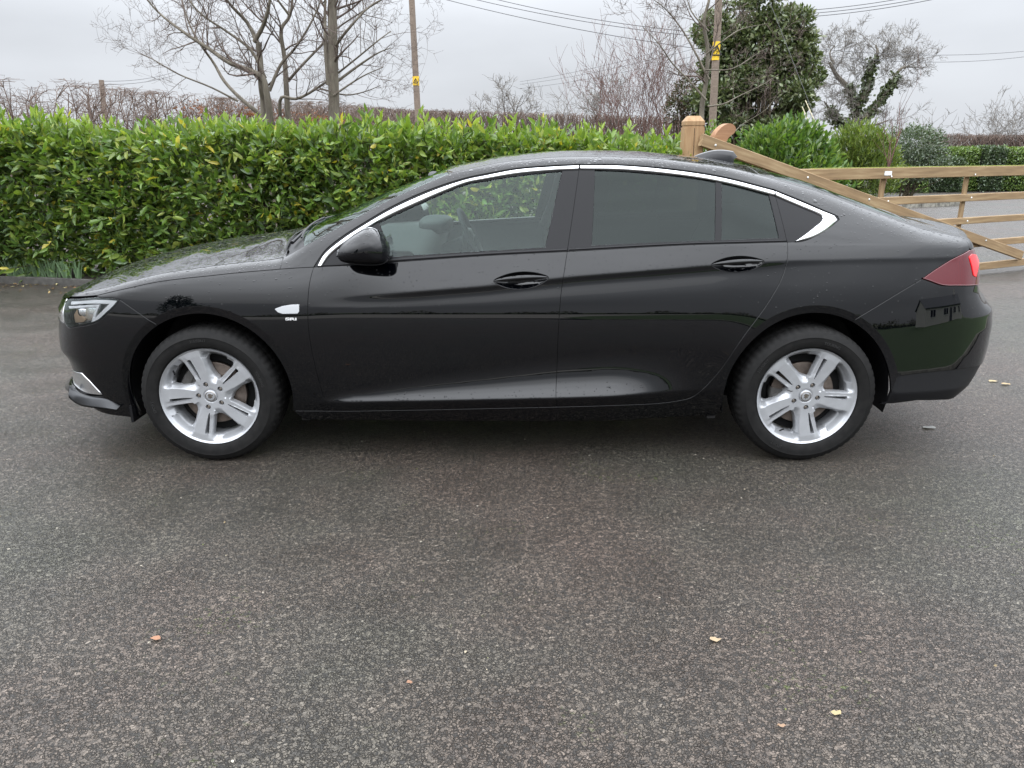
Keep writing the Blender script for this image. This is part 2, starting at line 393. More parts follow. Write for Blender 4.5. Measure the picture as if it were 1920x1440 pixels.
def paint_mat(name, col=(.0003, .0005, .0012), wet=True):
    t = NT(name); b = t.bsdf(col, .22, Coat_Weight=1.0, Coat_Roughness=.012, Coat_IOR=1.5, IOR=1.5, Specular_IOR_Level=0.0)
    if not wet: return t.m
    tc = t.n('ShaderNodeTexCoord'); geo = t.n('ShaderNodeNewGeometry'); sp = t.n('ShaderNodeSeparateXYZ'); t.l(geo.outputs['Normal'], sp.inputs[0])
    # rain beads: dense where the panel faces the sky, sparse on the flanks
    hs = []
    for sc, lo, hi, nz0 in ((120., .26, 1.0, .10), (70., 0, 1.0, .25), (38., 0, .8, .55)):
        vo = t.n('ShaderNodeTexVoronoi'); vo.feature = 'F1'; vo.inputs['Scale'].default_value = sc; t.l(tc.outputs['Object'], vo.inputs['Vector'])
        sepc = t.n('ShaderNodeSeparateColor'); t.l(vo.outputs['Color'], sepc.inputs[0])
        d0 = t.mrange(sp.outputs['Z'], nz0, .97, 0, 1); d1 = t.math('POWER', d0.outputs[0], 2.6); d2 = t.mrange(sp.outputs['Z'], .12, .30, 0, lo*.25); dens = t.math('MULTIPLY_ADD', d1.outputs[0], hi); t.l(d2.outputs[0], dens.inputs[2])
        on = t.math('LESS_THAN', sepc.outputs[0], dens.outputs[0])
        rad = t.mrange(sepc.outputs[1], 0, 1, .12, .40)
        q = t.math('DIVIDE', vo.outputs['Distance'], rad.outputs[0]); q2 = t.math('MULTIPLY', q.outputs[0], q.outputs[0])
        h = t.math('SUBTRACT', 1.0, q2.outputs[0]); h2 = t.math('MAXIMUM', h.outputs[0], 0.0); h3 = t.math('POWER', h2.outputs[0], .6)
        h4 = t.math('MULTIPLY', h3.outputs[0], on.outputs[0]); h5 = t.math('MULTIPLY', h4.outputs[0], 60./sc); hs.append(h5)
    s0 = t.math('ADD', hs[0].outputs[0], hs[1].outputs[0]); s_ = t.math('ADD', s0.outputs[0], hs[2].outputs[0])
    t.bump(s_.outputs[0], 1.0, .003, [b.inputs['Coat Normal']])
    return t.m
paint_mat('paint')
simple('piano_black', (.006, .006, .007), .22, IOR=1.28)
simple('trim_black', (.005, .005, .006), .45, IOR=1.35)
simple('rubber_seal', (.006, .006, .006), .6)
simple('cavity', (.004, .004, .004), .9)
simple('plastic_grey', (.028, .028, .03), .62, .25, 300)
simple('chrome', (.86, .87, .89), .10, Metallic=1.0)
simple('satin_chrome', (.72, .73, .75), .22, Metallic=1.0)
simple('alloy', (.40, .41, .425), .40, .06, 25, Metallic=.5)
simple('alloy_inner', (.42, .43, .44), .45, .15, 18, Metallic=.5)
simple('disc_steel', (.16, .13, .11), .45, .35, 30, Metallic=.6)
simple('caliper_iron', (.05, .048, .045), .6, .3, 50)
simple('bolt_steel', (.25, .22, .19), .35, .3, 200, Metallic=.9)
simple('interior_dark', (.030, .031, .033), .75, .15, 60)
simple('interior_mid', (.055, .057, .06), .7, .15, 60)
simple('headliner', (.34, .34, .33), .9)
simple('badge_white', (.85, .86, .88), .12, Metallic=.7)
simple('lamp_white', (.42, .43, .44), .25, Coat_Weight=.5)
simple('lamp_reflector', (.75, .75, .76), .12, Metallic=1.0)
simple('lamp_amber', (.42, .30, .20), .35, Metallic=.3)
simple('tail_red', (.085, .002, .006), .10, Coat_Weight=.5, Coat_Roughness=.02)
simple('number_plate', (.75, .55, .06), .4)
def tyre_mat():
    t = NT('tyre_rubber'); b = t.bsdf((.012, .012, .012), .72, Specular_IOR_Level=.22)
    nz = t.noise(35, 5); r = t.ramp(nz.outputs['Fac'], [(.3, (.004, .004, .004)), (.75, (.011, .0105, .010))]); t.l(r.outputs[0], b.inputs['Base Color'])
    nb = t.noise(420, 2); t.bump(nb.outputs['Fac'], .25, .001, [b.inputs['Normal']])
tyre_mat()
def glass_mat(name, tint, ior=1.65, spots=True):
    t = NT(name); gl = t.n('ShaderNodeBsdfGlossy'); gl.inputs['Roughness'].default_value = .012; gl.inputs['Color'].default_value = (.86, .97, .94, 1)
    tr = t.n('ShaderNodeBsdfTransparent'); tr.inputs['Color'].default_value = (*tint, 1)
    fr = t.n('ShaderNodeFresnel'); fr.inputs['IOR'].default_value = ior
    mx = t.n('ShaderNodeMixShader'); t.l(fr.outputs[0], mx.inputs[0]); t.l(tr.outputs[0], mx.inputs[1]); t.l(gl.outputs[0], mx.inputs[2]); t.l(mx.outputs[0], t.out.inputs[0])
    nz = t.noise(1.6, 2); t.bump(nz.outputs['Fac'], .12, .01, [gl.inputs['Normal']])
glass_mat('glass_clear', (.86, .98, .92), 1.42)
glass_mat('glass_far', (.88, .96, .92), 1.40)
glass_mat('glass_privacy', (.12, .15, .145), 1.36)
glass_mat('glass_screen', (.62, .74, .70), 1.6)
glass_mat('lamp_lens', (.93, .94, .95), 1.5)
glass_mat('tail_lens', (.55, .10, .12), 1.6)
paint_mat('paint_dry', (.006,.0065,.008), wet=False)
simple('lamp_red_lit', (.65, .010, .016), .2, Emission_Color=(1.0, .015, .02, 1), Emission_Strength=.22, Coat_Weight=.6)
simple('tyre_letter', (.020,.020,.020), .5)
simple('lamp_drl', (.82, .83, .84), .3)
simple('lamp_bowl', (.42, .41, .40), .35, .25, 30, Metallic=.5)
simple('silver_trim', (.035, .036, .038), .3, Metallic=.6)
# ---------------------------------------------------------------- materials of the place
def asphalt_mat():
    t = NT('asphalt'); b = t.bsdf((.06, .06, .06), .5); tc = t.n('ShaderNodeTexCoord'); V = tc.outputs['Object']
    wob = t.noise(55, 3, vec=V); wv = t.n('ShaderNodeVectorMath', operation='MULTIPLY_ADD'); t.l(wob.outputs['Color'], wv.inputs[0]); wv.inputs[1].default_value = (.022, .022, 0); t.l(V, wv.inputs[2])
    def cells(sc):
        vo = t.n('ShaderNodeTexVoronoi'); vo.inputs['Scale'].default_value = sc; t.l(wv.outputs[0], vo.inputs['Vector'])
        ve = t.n('ShaderNodeTexVoronoi'); ve.feature = 'DISTANCE_TO_EDGE'; ve.inputs['Scale'].default_value = sc; t.l(wv.outputs[0], ve.inputs['Vector'])
        sc_ = t.n('ShaderNodeSeparateColor'); t.l(vo.outputs['Color'], sc_.inputs[0]); return vo, ve, sc_
    vo, ve, rc = cells(115); vo2, ve2, rc2 = cells(190)
    stone = t.ramp(rc.outputs[0], [(0, (.046, .041, .035)), (.3, (.068, .061, .052)), (.7, (.088, .079, .067)), (.95, (.114, .103, .088)), (1, (.15, .138, .12))])
    # broad stains: warm purple-brown and greenish grey
    big = t.noise(.55, 4, .6, vec=V); hue = t.ramp(big.outputs['Fac'], [(.30, (.90, .99, .86)), (.44, (1.03, 1.0, .93)), (.54, (1.13, .985, .92)), (.72, (1.20, .955, .90))])
    c1 = t.mix(1.0, stone.outputs[0], hue.outputs[0], 'MULTIPLY')
    mid = t.noise(3.2, 4, .6, vec=V); tone = t.mrange(mid.outputs['Fac'], .3, .7, .82, 1.18); c2 = t.mix(1.0, c1.outputs[2], tone.outputs[0], 'MULTIPLY')
    wn = t.noise(46, 3, .6, vec=V); wd = t.mrange(wn.outputs['Fac'], .38, .66, .015, .34); cd = t.math('DIVIDE', ve.outputs['Distance'], wd.outputs[0]); crev = t.mrange(cd.outputs[0], .0, 1.0, .08, 1, True); crev2 = t.mrange(ve2.outputs['Distance'], .0, .14, .62, 1, True); cm = t.math('MULTIPLY', crev.outputs[0], crev2.outputs[0])
    # chips sit at different heights; low ones sink into dark binder
    up = t.mrange(rc.outputs[1], .0, .40, .35, 1.0); cm2 = t.math('MULTIPLY', cm.outputs[0], up.outputs[0])
    c3 = t.mix(cm2.outputs[0], (.013, .012, .0105), c2.outputs[2])
    # moss in the joints, pale grit
    mz = t.noise(1.7, 5, .65, vec=V); mm = t.mrange(mz.outputs['Fac'], .56, .68, 0, 1); mf = t.noise(55, 2, vec=V); mq = t.mrange(mf.outputs['Fac'], .58, .66, 0, 1); inv = t.math('SUBTRACT', 1.0, crev.outputs[0])
    mo = t.math('MULTIPLY', mm.outputs[0], mq.outputs[0]); mo2 = t.math('MULTIPLY', mo.outputs[0], .75); c4 = t.mix(mo2.outputs[0], c3.outputs[2], (.07, .09, .02))
    gv = t.n('ShaderNodeTexVoronoi'); gv.inputs['Scale'].default_value = 34; t.l(V, gv.inputs['Vector']); gs = t.n('ShaderNodeSeparateColor'); t.l(gv.outputs['Color'], gs.inputs[0])
    g1 = t.math('GREATER_THAN', gs.outputs[0], .995); g2 = t.math('LESS_THAN', gv.outputs['Distance'], .17); g3 = t.math('MULTIPLY', g1.outputs[0], g2.outputs[0])
    c5 = t.mix(g3.outputs[0], c4.outputs[2], (.34, .31, .25)); t.l(c5.outputs[2], b.inputs['Base Color'])
    ro = t.mrange(mid.outputs['Fac'], .3, .7, .30, .50); t.l(ro.outputs[0], b.inputs['Roughness'])
    b.inputs['IOR'].default_value = 1.42
    h1 = t.math('MULTIPLY', crev.outputs[0], up.outputs[0]); tilt = t.noise(95, 2, vec=V); h2 = t.math('MULTIPLY_ADD', tilt.outputs['Fac'], .7); h2.inputs[2].default_value = 0; h3 = t.math('ADD', h1.outputs[0], h2.outputs[0]); h4 = t.math('MULTIPLY_ADD', crev2.outputs[0], .35); t.l(h3.outputs[0], h4.inputs[2])
    t.bump(h4.outputs[0], 1.0, .0042, [b.inputs['Normal']])
asphalt_mat()
def grass_mat(name, a, b_, sc=8):
    t = NT(name); b = t.bsdf(a, .8); nz = t.noise(sc, 6, .7); r = t.ramp(nz.outputs['Fac'], [(.3, a), (.7, b_)]); t.l(r.outputs[0], b.inputs['Base Color']); n2 = t.noise(120, 2); t.bump(n2.outputs['Fac'], .8, .02, [b.inputs['Normal']])
grass_mat('lawn_grass', (.030, .062, .010), (.052, .092, .018)); grass_mat('field_grass', (.06, .085, .03), (.10, .12, .045), 3)
simple('soil', (.035, .026, .019), .95, .5, 30, .02)
simple('edging_board', (.055, .052, .046), .8, .4, 14, .004)
simple('concrete_pale', (.24, .225, .20), .85, .2, 5, .003)
simple('kerb_stone', (.20, .19, .16), .9, .5, 9, .01)
simple('house_render', (.62, .60, .56), .85, .06, 3); simple('roof_slate', (.075, .078, .085), .6, .3, 4); simple('pane_dark', (.01, .012, .014), .06); simple('upvc', (.7, .7, .7), .4)
def leaf_mat(name, trans=.25, rough=.34, spec=.5):
    t = NT(name); b = t.n('ShaderNodeBsdfPrincipled'); at_ = t.n('ShaderNodeAttribute'); at_.attribute_name = 'col'; t.l(at_.outputs['Color'], b.inputs['Base Color'])
    b.inputs['Roughness'].default_value = rough; b.inputs['Specular IOR Level'].default_value = spec
    tr = t.n('ShaderNodeBsdfTranslucent'); g = t.mix(1.0, at_.outputs['Color'], (1.25, 1.35, .55), 'MULTIPLY'); t.l(g.outputs[2], tr.inputs['Color'])
    mx = t.n('ShaderNodeMixShader'); mx.inputs[0].default_value = trans; t.l(b.outputs[0], mx.inputs[1]); t.l(tr.outputs[0], mx.inputs[2]); t.l(mx.outputs[0], t.out.inputs[0])
leaf_mat('laurel_leaf', .32, .32, .5); leaf_mat('holly_leaf', .15, .28, .6); leaf_mat('blade_leaf', .3, .5, .3); leaf_mat('dead_leaf', .2, .8, .2)
def bark_mat(name, c0, c1, sc=6):
    t = NT(name); b = t.bsdf(c0, .9); tc = t.n('ShaderNodeTexCoord'); mp = t.n('ShaderNodeMapping'); mp.inputs['Scale'].default_value = (3, 3, .7); t.l(tc.outputs['Object'], mp.inputs[0])
    nz = t.noise(sc, 5, .65, vec=mp.outputs[0]); r = t.ramp(nz.outputs['Fac'], [(.3, c0), (.72, c1)]); t.l(r.outputs[0], b.inputs['Base Color']); t.bump(nz.outputs['Fac'], .7, .02, [b.inputs['Normal']])
bark_mat('bark_grey', (.075, .062, .048), (.17, .15, .115)); bark_mat('bark_twig', (.085, .06, .048), (.13, .10, .085)); bark_mat('bark_pale', (.12, .105, .08), (.24, .22, .18))
bark_mat('bark_red', (.095, .045, .035), (.17, .10, .085)); bark_mat('bark_far', (.13, .115, .10), (.20, .185, .165)); bark_mat('hedge_stem', (.10, .066, .050), (.18, .135, .11)); bark_mat('laurel_stem', (.03, .024, .014), (.08, .065, .035))
def wood_mat(name, a, b_, c):
    t = NT(name); b = t.bsdf(a, .72); tc = t.n('ShaderNodeTexCoord'); mp = t.n('ShaderNodeMapping'); mp.inputs['Scale'].default_value = (1.0, 14, 14); t.l(tc.outputs['Object'], mp.inputs[0])
    nz = t.noise(2.2, 6, .6, vec=mp.outputs[0]); big = t.noise(1.3, 3, vec=tc.outputs['Object']); ad = t.math('MULTIPLY_ADD', big.outputs['Fac'], .5); t.l(nz.outputs['Fac'], ad.inputs[2])
    r = t.ramp(ad.outputs[0], [(.45, a), (.75, b_), (.98, c)]); t.l(r.outputs[0], b.inputs['Base Color']); t.bump(nz.outputs['Fac'], .4, .006, [b.inputs['Normal']])
wood_mat('gate_timber', (.145, .092, .046), (.235, .155, .078), (.32, .23, .125)); wood_mat('post_timber', (.20, .115, .055), (.29, .175, .085), (.36, .24, .125)); wood_mat('heel_timber', (.20, .095, .045), (.27, .14, .07), (.33, .18, .09))
def post_vert():
    m = MAT['post_timber'].node_tree
    for nd in m.nodes:
        if nd.type == 'MAPPING': nd.inputs['Scale'].default_value = (14, 14, 1.0)
post_vert()
wood_mat('pole_timber', (.10, .075, .055), (.17, .13, .10), (.22, .17, .135)); simple('moss', (.20, .21, .04), .9, .4, 60)
simple('sign_yellow', (.75, .48, .02), .5); simple('sign_black', (.02, .02, .02), .5); simple('zinc', (.62, .62, .60), .45, Metallic=.6); simple('wire', (.06, .06, .065), .6); simple('guard_cream', (.62, .55, .38), .6); simple('plaque_white', (.72, .73, .74), .4)

# ---------------------------------------------------------------- fast mesh building for foliage and twigs
def np_object(name, V, Fc, mat, parent=None, col=None, smooth=True, **props):
    me = bpy.data.meshes.new(name); k = Fc.shape[1]; me.vertices.add(len(V)); me.vertices.foreach_set('co', np.asarray(V, np.float32).ravel())
    me.loops.add(Fc.size); me.loops.foreach_set('vertex_index', np.asarray(Fc, np.int32).ravel()); me.polygons.add(len(Fc)); me.polygons.foreach_set('loop_start', np.arange(0, Fc.size, k, dtype=np.int32))
    me.polygons.foreach_set('use_smooth', np.full(len(Fc), smooth)); me.update(calc_edges=True)
    if col is not None:
        a = me.color_attributes.new('col', 'FLOAT_COLOR', 'POINT'); c = np.ones((len(V), 4), np.float32); c[:, :3] = col; a.data.foreach_set('color', c.ravel())
    me.materials.append(MAT[mat]); o = bpy.data.objects.new(name, me); COL.objects.link(o)
    if parent is not None: o.parent = parent
    for q, v in props.items(): o[q] = v
    return o
def unit(v): return v/(np.linalg.norm(v, axis=-1, keepdims=True)+1e-9)
LV = np.array([(0, 0, 0), (.30, -.5, .10), (.30, 0, 0), (.30, .5, .10), (.66, -.44, .06), (.66, 0, -.03), (.66, .44, .06), (1, 0, -.10)])
LF = np.array([(0, 2, 1), (0, 3, 2), (1, 2, 5), (1, 5, 4), (2, 3, 6), (2, 6, 5), (4, 5, 7), (5, 6, 7)])
def leaf_arrays(P, D, L, W, col, R, roll=None):
    n = len(P); D = unit(D); r = R.normal(size=(n, 3)); S = unit(np.cross(D, r if roll is None else roll)); U = np.cross(S, D)
    X = LV[None, :, 0, None]*L[:, None, None]*D[:, None]; Y = LV[None, :, 1, None]*W[:, None, None]*S[:, None]; Z = LV[None, :, 2, None]*L[:, None, None]*U[:, None]
    V = (P[:, None]+X+Y+Z).reshape(-1, 3); Fc = (LF[None]+np.arange(n)[:, None, None]*8).reshape(-1, 3); return V, Fc, np.repeat(col, 8, 0)
def tubes(polys, sides=4):              # many tapered twigs at once
    V, Fc, k = [], [], 0; by = {}
    for p, r in polys: by.setdefault(len(p), []).append((p, r))
    th = np.arange(sides)*2*math.pi/sides
    for n, lst in by.items():
        P = np.array([a for a, _ in lst]); R = np.array([b for _, b in lst]); T = unit(np.gradient(P, axis=1)); ref = np.where(np.abs(T[:, :1, 2:3]) < .9, [[[0, 0, 1.]]], [[[1., 0, 0]]])
        A = unit(np.cross(T, ref)); B = np.cross(T, A); G = P[:, :, None]+R[:, :, None, None]*(np.cos(th)[None, None, :, None]*A[:, :, None]+np.sin(th)[None, None, :, None]*B[:, :, None])
        m = len(lst); V.append(G.reshape(-1, 3)); idx = (np.arange(m*n*sides).reshape(m, n, sides))+k; j = (np.arange(sides)+1) % sides
        Fc.append(np.stack([idx[:, :-1], idx[:, :-1][..., j], idx[:, 1:][..., j], idx[:, 1:]], -1).reshape(-1, 4)); k += m*n*sides
    return np.vstack(V), np.vstack(Fc)
def grow(out, p, d, L, r, lev, R, up=.25, wig=.22, kids=(5, 4, 4), spread=.75, minr=.0028, ratio=.62, n=6):
    pts = [np.array(p, float)]; d = unit(np.array(d, float)); st = L/(n-1)
    for i in range(n-1):
        d = unit(d+R.normal(size=3)*wig+np.array([0, 0, up*.3])); pts.append(pts[-1]+d*st)
    pts = np.array(pts); rad = np.maximum(np.linspace(r, r*.35, n), minr*.6); out.append((pts, rad))
    if lev > 0:
        for q in range(int(kids[min(len(kids)-1, lev-1)]*R.uniform(.75, 1.3)+.5)):
            t = R.uniform(.2, 1.0)*(n-1); i = min(int(t), n-2); b = pts[i]+(pts[i+1]-pts[i])*(t-i); ax = unit(pts[i+1]-pts[i]); s = unit(np.cross(ax, R.normal(size=3)))
            grow(out, b, ax*(1-spread*.55)+s*spread+np.array([0, 0, up*.5]), L*ratio*R.uniform(.6, 1.15), max(rad[i]*.6, minr), lev-1, R, up, wig, kids, spread, minr, ratio, n)
def limb(pix, Y, r0, r1, jit, R, n=4):
    P = at(np.array([a for a, _ in pix], float), np.array([b for _, b in pix], float), Y); P[:, 1] += np.cumsum(R.normal(size=len(P))*jit); P = crom(P, n); return P, np.linspace(r0, r1, len(P))
def clothe(limbs, R, per_m=5, L=1.0, lev=2, **kw):
    tw = []
    for P, rad in limbs:
        seg = np.linalg.norm(np.diff(P, axis=0), axis=1); tot = seg.sum()
        for q in range(int(tot*per_m)):
            t = R.uniform(.22, 1)**.8*(len(P)-1); i = min(int(t), len(P)-2); b = P[i]+(P[i+1]-P[i])*(t-i); ax = unit(P[i+1]-P[i]); s = unit(np.cross(ax, R.normal(size=3)))
            grow(tw, b, ax*.55+s*.7, L*R.uniform(.5, 1.1), min(rad[i]*.5, .02), lev, R, **kw)
    return tw
def bare_tree(name, label, limbs, twigs, base, bark, twig, group=None, sides=7):
    t = empty(name, tuple(base), label=label, category='tree')
    if group: t['group'] = group
    V, Fc = tubes(limbs, sides); np_object('trunk', V-base, Fc, bark, t)
    if twigs: V, Fc = tubes(twigs, 3); np_object('crown', V-base, Fc, twig, t, kind='stuff')
    return t

# ---------------------------------------------------------------- ground, drive, bed
def sheet(name, pts, z, mat, step=None, kind='structure', th=.0):
    m = MB(); P = [(x, y, z) for x, y in pts]
    if area2(np.array(pts, float)) < 0: P = P[::-1]
    m.add(P, [tuple(range(len(P)))], [(0, 0, 1)]*len(P)); return m.build(name, mat, kind=kind)
sheet('ground', [(-400, -400), (400, -400), (400, 600), (-400, 600)], -.40, 'field_grass')
KERB = crom([(-14, 8.75), (-9, 8.72), (-6, 8.66), (-5.0, 8.50), (-4.2, 8.30), (-3.2, 8.22), (-1, 8.2), (1.3, 8.2), (1.95, 8.28), (2.06, 8.5)], 6)
DRIVE = [(-60, -10), (-2, -8.2), (.2, -6.2), (1.2, -4.6), (2.2, -4.35), (4.6, -3.2), (6.0, -1.0), (6.4, 1.5), (6.9, 4.2), (8.6, 7.6), (13, 10.5), (26, 14), (26, 27.5), (7.6, 27.5), (6.4, 22), (6.0, 20.4), (4.6, 19.5), (3.0, 13), (2.25, 9.6)]
def dip(x, y): return -.24*sstep(8.2, 10.6, y)*sstep(2.4, 5.2, x)*(1-sstep(12.5, 18.5, y))
def drive_build():
    poly = np.array(DRIVE+[tuple(p) for p in KERB[::-1]]+[(-60, 8.75)], float); poly = poly[np.linalg.norm(poly-np.roll(poly, 1, 0), axis=1) > 1e-4]
    ex = np.array([(x, y) for x in np.arange(1.5, 14, .5) for y in np.arange(7.5, 20, .5)]); V, T = triangulate(poly, h=60., extra=ex); P = np.column_stack([V, dip(V[:, 0], V[:, 1])])
    fn = np.cross(P[T[:, 1]]-P[T[:, 0]], P[T[:, 2]]-P[T[:, 0]])[:, 2] < 0; T = np.where(fn[:, None], T[:, ::-1], T); m = MB(); m.add(P, T.tolist()); m.build('driveway', 'asphalt', kind='structure')
drive_build()
sheet('soil_bed', [tuple(p+[0, .03]) for p in KERB]+[(2.2, 9.55), (2.2, 10.6), (-14, 10.8)], .045, 'soil')
sheet('verge', [(2.3, 9.7), (3.0, 13), (4.6, 19.5), (6.0, 20.4), (6.4, 22), (7.6, 27.5), (60, 29), (400, 40), (400, 300), (-400, 300), (-60, 31), (-14, 10.8), (2.2, 10.6)], -.02, 'soil')
m = MB(); K = resample(KERB, .25)
G = np.array([[(x, y-.012, 0.0), (x, y-.014, .075), (x, y-.002, .083), (x, y+.022, .083), (x, y+.03, .03)] for x, y in K]); m.grid(G, flip=False); edg = m.build('bed_edging', 'edging_board', label='dark low edging board along the hedge bed', category='edging')
# behind the photographer (seen in the paint): road, lawn, kerb, house, hedge
sheet('road', [(-60, -9.5), (-2.2, -8.0), (1.2, -6.5), (14, -31), (-60, -31)], .012, 'concrete_pale')
LAWN = [(1.25, -4.75), (2.25, -4.5), (4.7, -3.35), (6.15, -1.05), (6.58, 1.5), (7.08, 4.1), (8.75, 7.4), (13, 10.2), (26, 13.6), (60, 18), (60, -24), (60, -40), (14, -33), (6, -22), (2.2, -14), (1.0, -8)]
sheet('lawn', LAWN, .02, 'lawn_grass')
m = MB(); KL = resample(crom(LAWN[:8], 5), .3); nrm = np.gradient(KL, axis=0); nrm = np.stack([-nrm[:, 1], nrm[:, 0]], 1)/np.linalg.norm(nrm, axis=1)[:, None]
m.grid(np.array([[(p[0]+n[0]*a, p[1]+n[1]*a, z) for a, z in ((.0, 0.), (.0, .06), (-.12, .06), (-.14, .0))] for p, n in zip(KL, nrm)]), flip=True); m.build('lawn_kerb', 'kerb_stone', label='pale kerb stones round the lawn', category='kerb')
def house(loc, w, d, h, rh, rz, label):
    t = empty('house', loc, rz=rz, label=label, category='house'); m = MB(); m.box((0, 0, h/2), (w, d, h)); m.flat([(-w/2, -d/2, h), (-w/2, d/2, h), (-w/2, 0, h+rh-.1), (w/2, -d/2, h), (w/2, d/2, h), (w/2, 0, h+rh-.1)], [(0, 1, 2), (3, 5, 4)]); m.build('wall', 'house_render', t)
    m = MB(); e = .3
    for s in (-1, 1): m.flat([(-w/2-e, s*(d/2+e), h-.12), (w/2+e, s*(d/2+e), h-.12), (w/2+e, 0, h+rh), (-w/2-e, 0, h+rh), (-w/2-e, s*(d/2+e), h-.24), (w/2+e, s*(d/2+e), h-.24), (w/2+e, 0, h+rh-.12), (-w/2-e, 0, h+rh-.12)], [(0, 1, 2, 3) if s < 0 else (3, 2, 1, 0), (4, 7, 6, 5), (0, 4, 5, 1), (1, 5, 6, 2), (0, 3, 7, 4)])
    r = m.build('roof', 'roof_slate', t); m = MB(); m.box((w*.3, 0, h+rh+.3), (.9, .6, 1.3)); m.build('chimney', 'house_render', r)
    for x in np.linspace(-w*.36, w*.36, 4):
        m = MB(); m.box((x, d/2+.02, 1.5), (1.5, .06, 1.3)); wn = m.build('window', 'upvc', t); m = MB(); m.box((x-.36, d/2+.045, 1.5), (.62, .03, 1.12)); m.build('pane', 'pane_dark', wn); m = MB(); m.box((x+.36, d/2+.045, 1.5), (.62, .03, 1.12)); m.build('pane', 'pane_dark', wn)
    m = MB(); m.box((0, d/2+.03, 1.02), (1.0, .07, 2.04)); m.build('door', 'roof_slate', t); return t
house((31, -15, 0), 15, 8, 2.7, 2.3, math.radians(28), 'white rendered bungalow with slate roof beyond the lawn')
# ---------------------------------------------------------------- laurel hedge along the drive
R = np.random.default_rng(11)
def hedge_top(x): return np.interp(x, [-9, -5.7, -4.2, -2.8, -1.5, 0, 1.9], [1.58, 1.56, 1.49, 1.53, 1.52, 1.46, 1.40])
def laurel_colours(n, young, R):
    base = np.array([(.076, .138, .030), (.122, .198, .040), (.185, .256, .052), (.275, .318, .078), (.122, .182, .088)]); c = base[R.choice(5, n, p=[.27, .30, .20, .09, .14])]*R.uniform(.75, 1.25, (n, 1))
    c = c*(1-young[:, None])+np.array([.225, .30, .05])*R.uniform(.8, 1.2, (n, 1))*young[:, None]
    y = R.random(n) < .022; c[y] = np.array([.42, .36, .05])*R.uniform(.7, 1.1, (y.sum(), 1)); return c
def shoots(base, D, L, nl, R, young, leaf=(.07, .165), wid=.30, droop=.0):
    """leafy shoots: leaves set in a spiral round a stem"""
    P, Dd, LL, Y, st, ro = [], [], [], [], [], []
    for b, d, l, n, y in zip(base, D, L, nl, young):
        d = unit(d); s = unit(np.cross(d, [.3, .2, .9] if abs(d[2]) < .9 else [1, 0, 0])); u = np.cross(d, s); bend = R.normal(size=3)*.12; ph = R.uniform(0, 6.28)
        st.append((np.array([b, b+d*l*.5+bend*l*.25, b+d*l+bend*l*.5]), np.array([.004, .003, .0015])))
        for k in range(n):
            t = .12+.88*k/max(n-1, 1); a = ph+k*2.4; out = math.cos(a)*s+math.sin(a)*u; lean = .95-.55*t
            P.append(b+d*l*t+bend*l*.5*t*t); Dd.append(out*lean+d*(1.0-.35*lean)+np.array([0, 0, -droop])+R.normal(size=3)*.12); LL.append(R.uniform(*leaf)*(1-.25*(t > .9))); Y.append(y*(.25+.75*t)); ro.append(np.cross(d, out)+R.normal(size=3)*.15)
    P, Dd, LL, Y = np.array(P), np.array(Dd), np.array(LL), np.array(Y); ro = np.array(ro)
    S = np.cross(unit(Dd), ro)*0+ro; return P, Dd, LL, Y, st
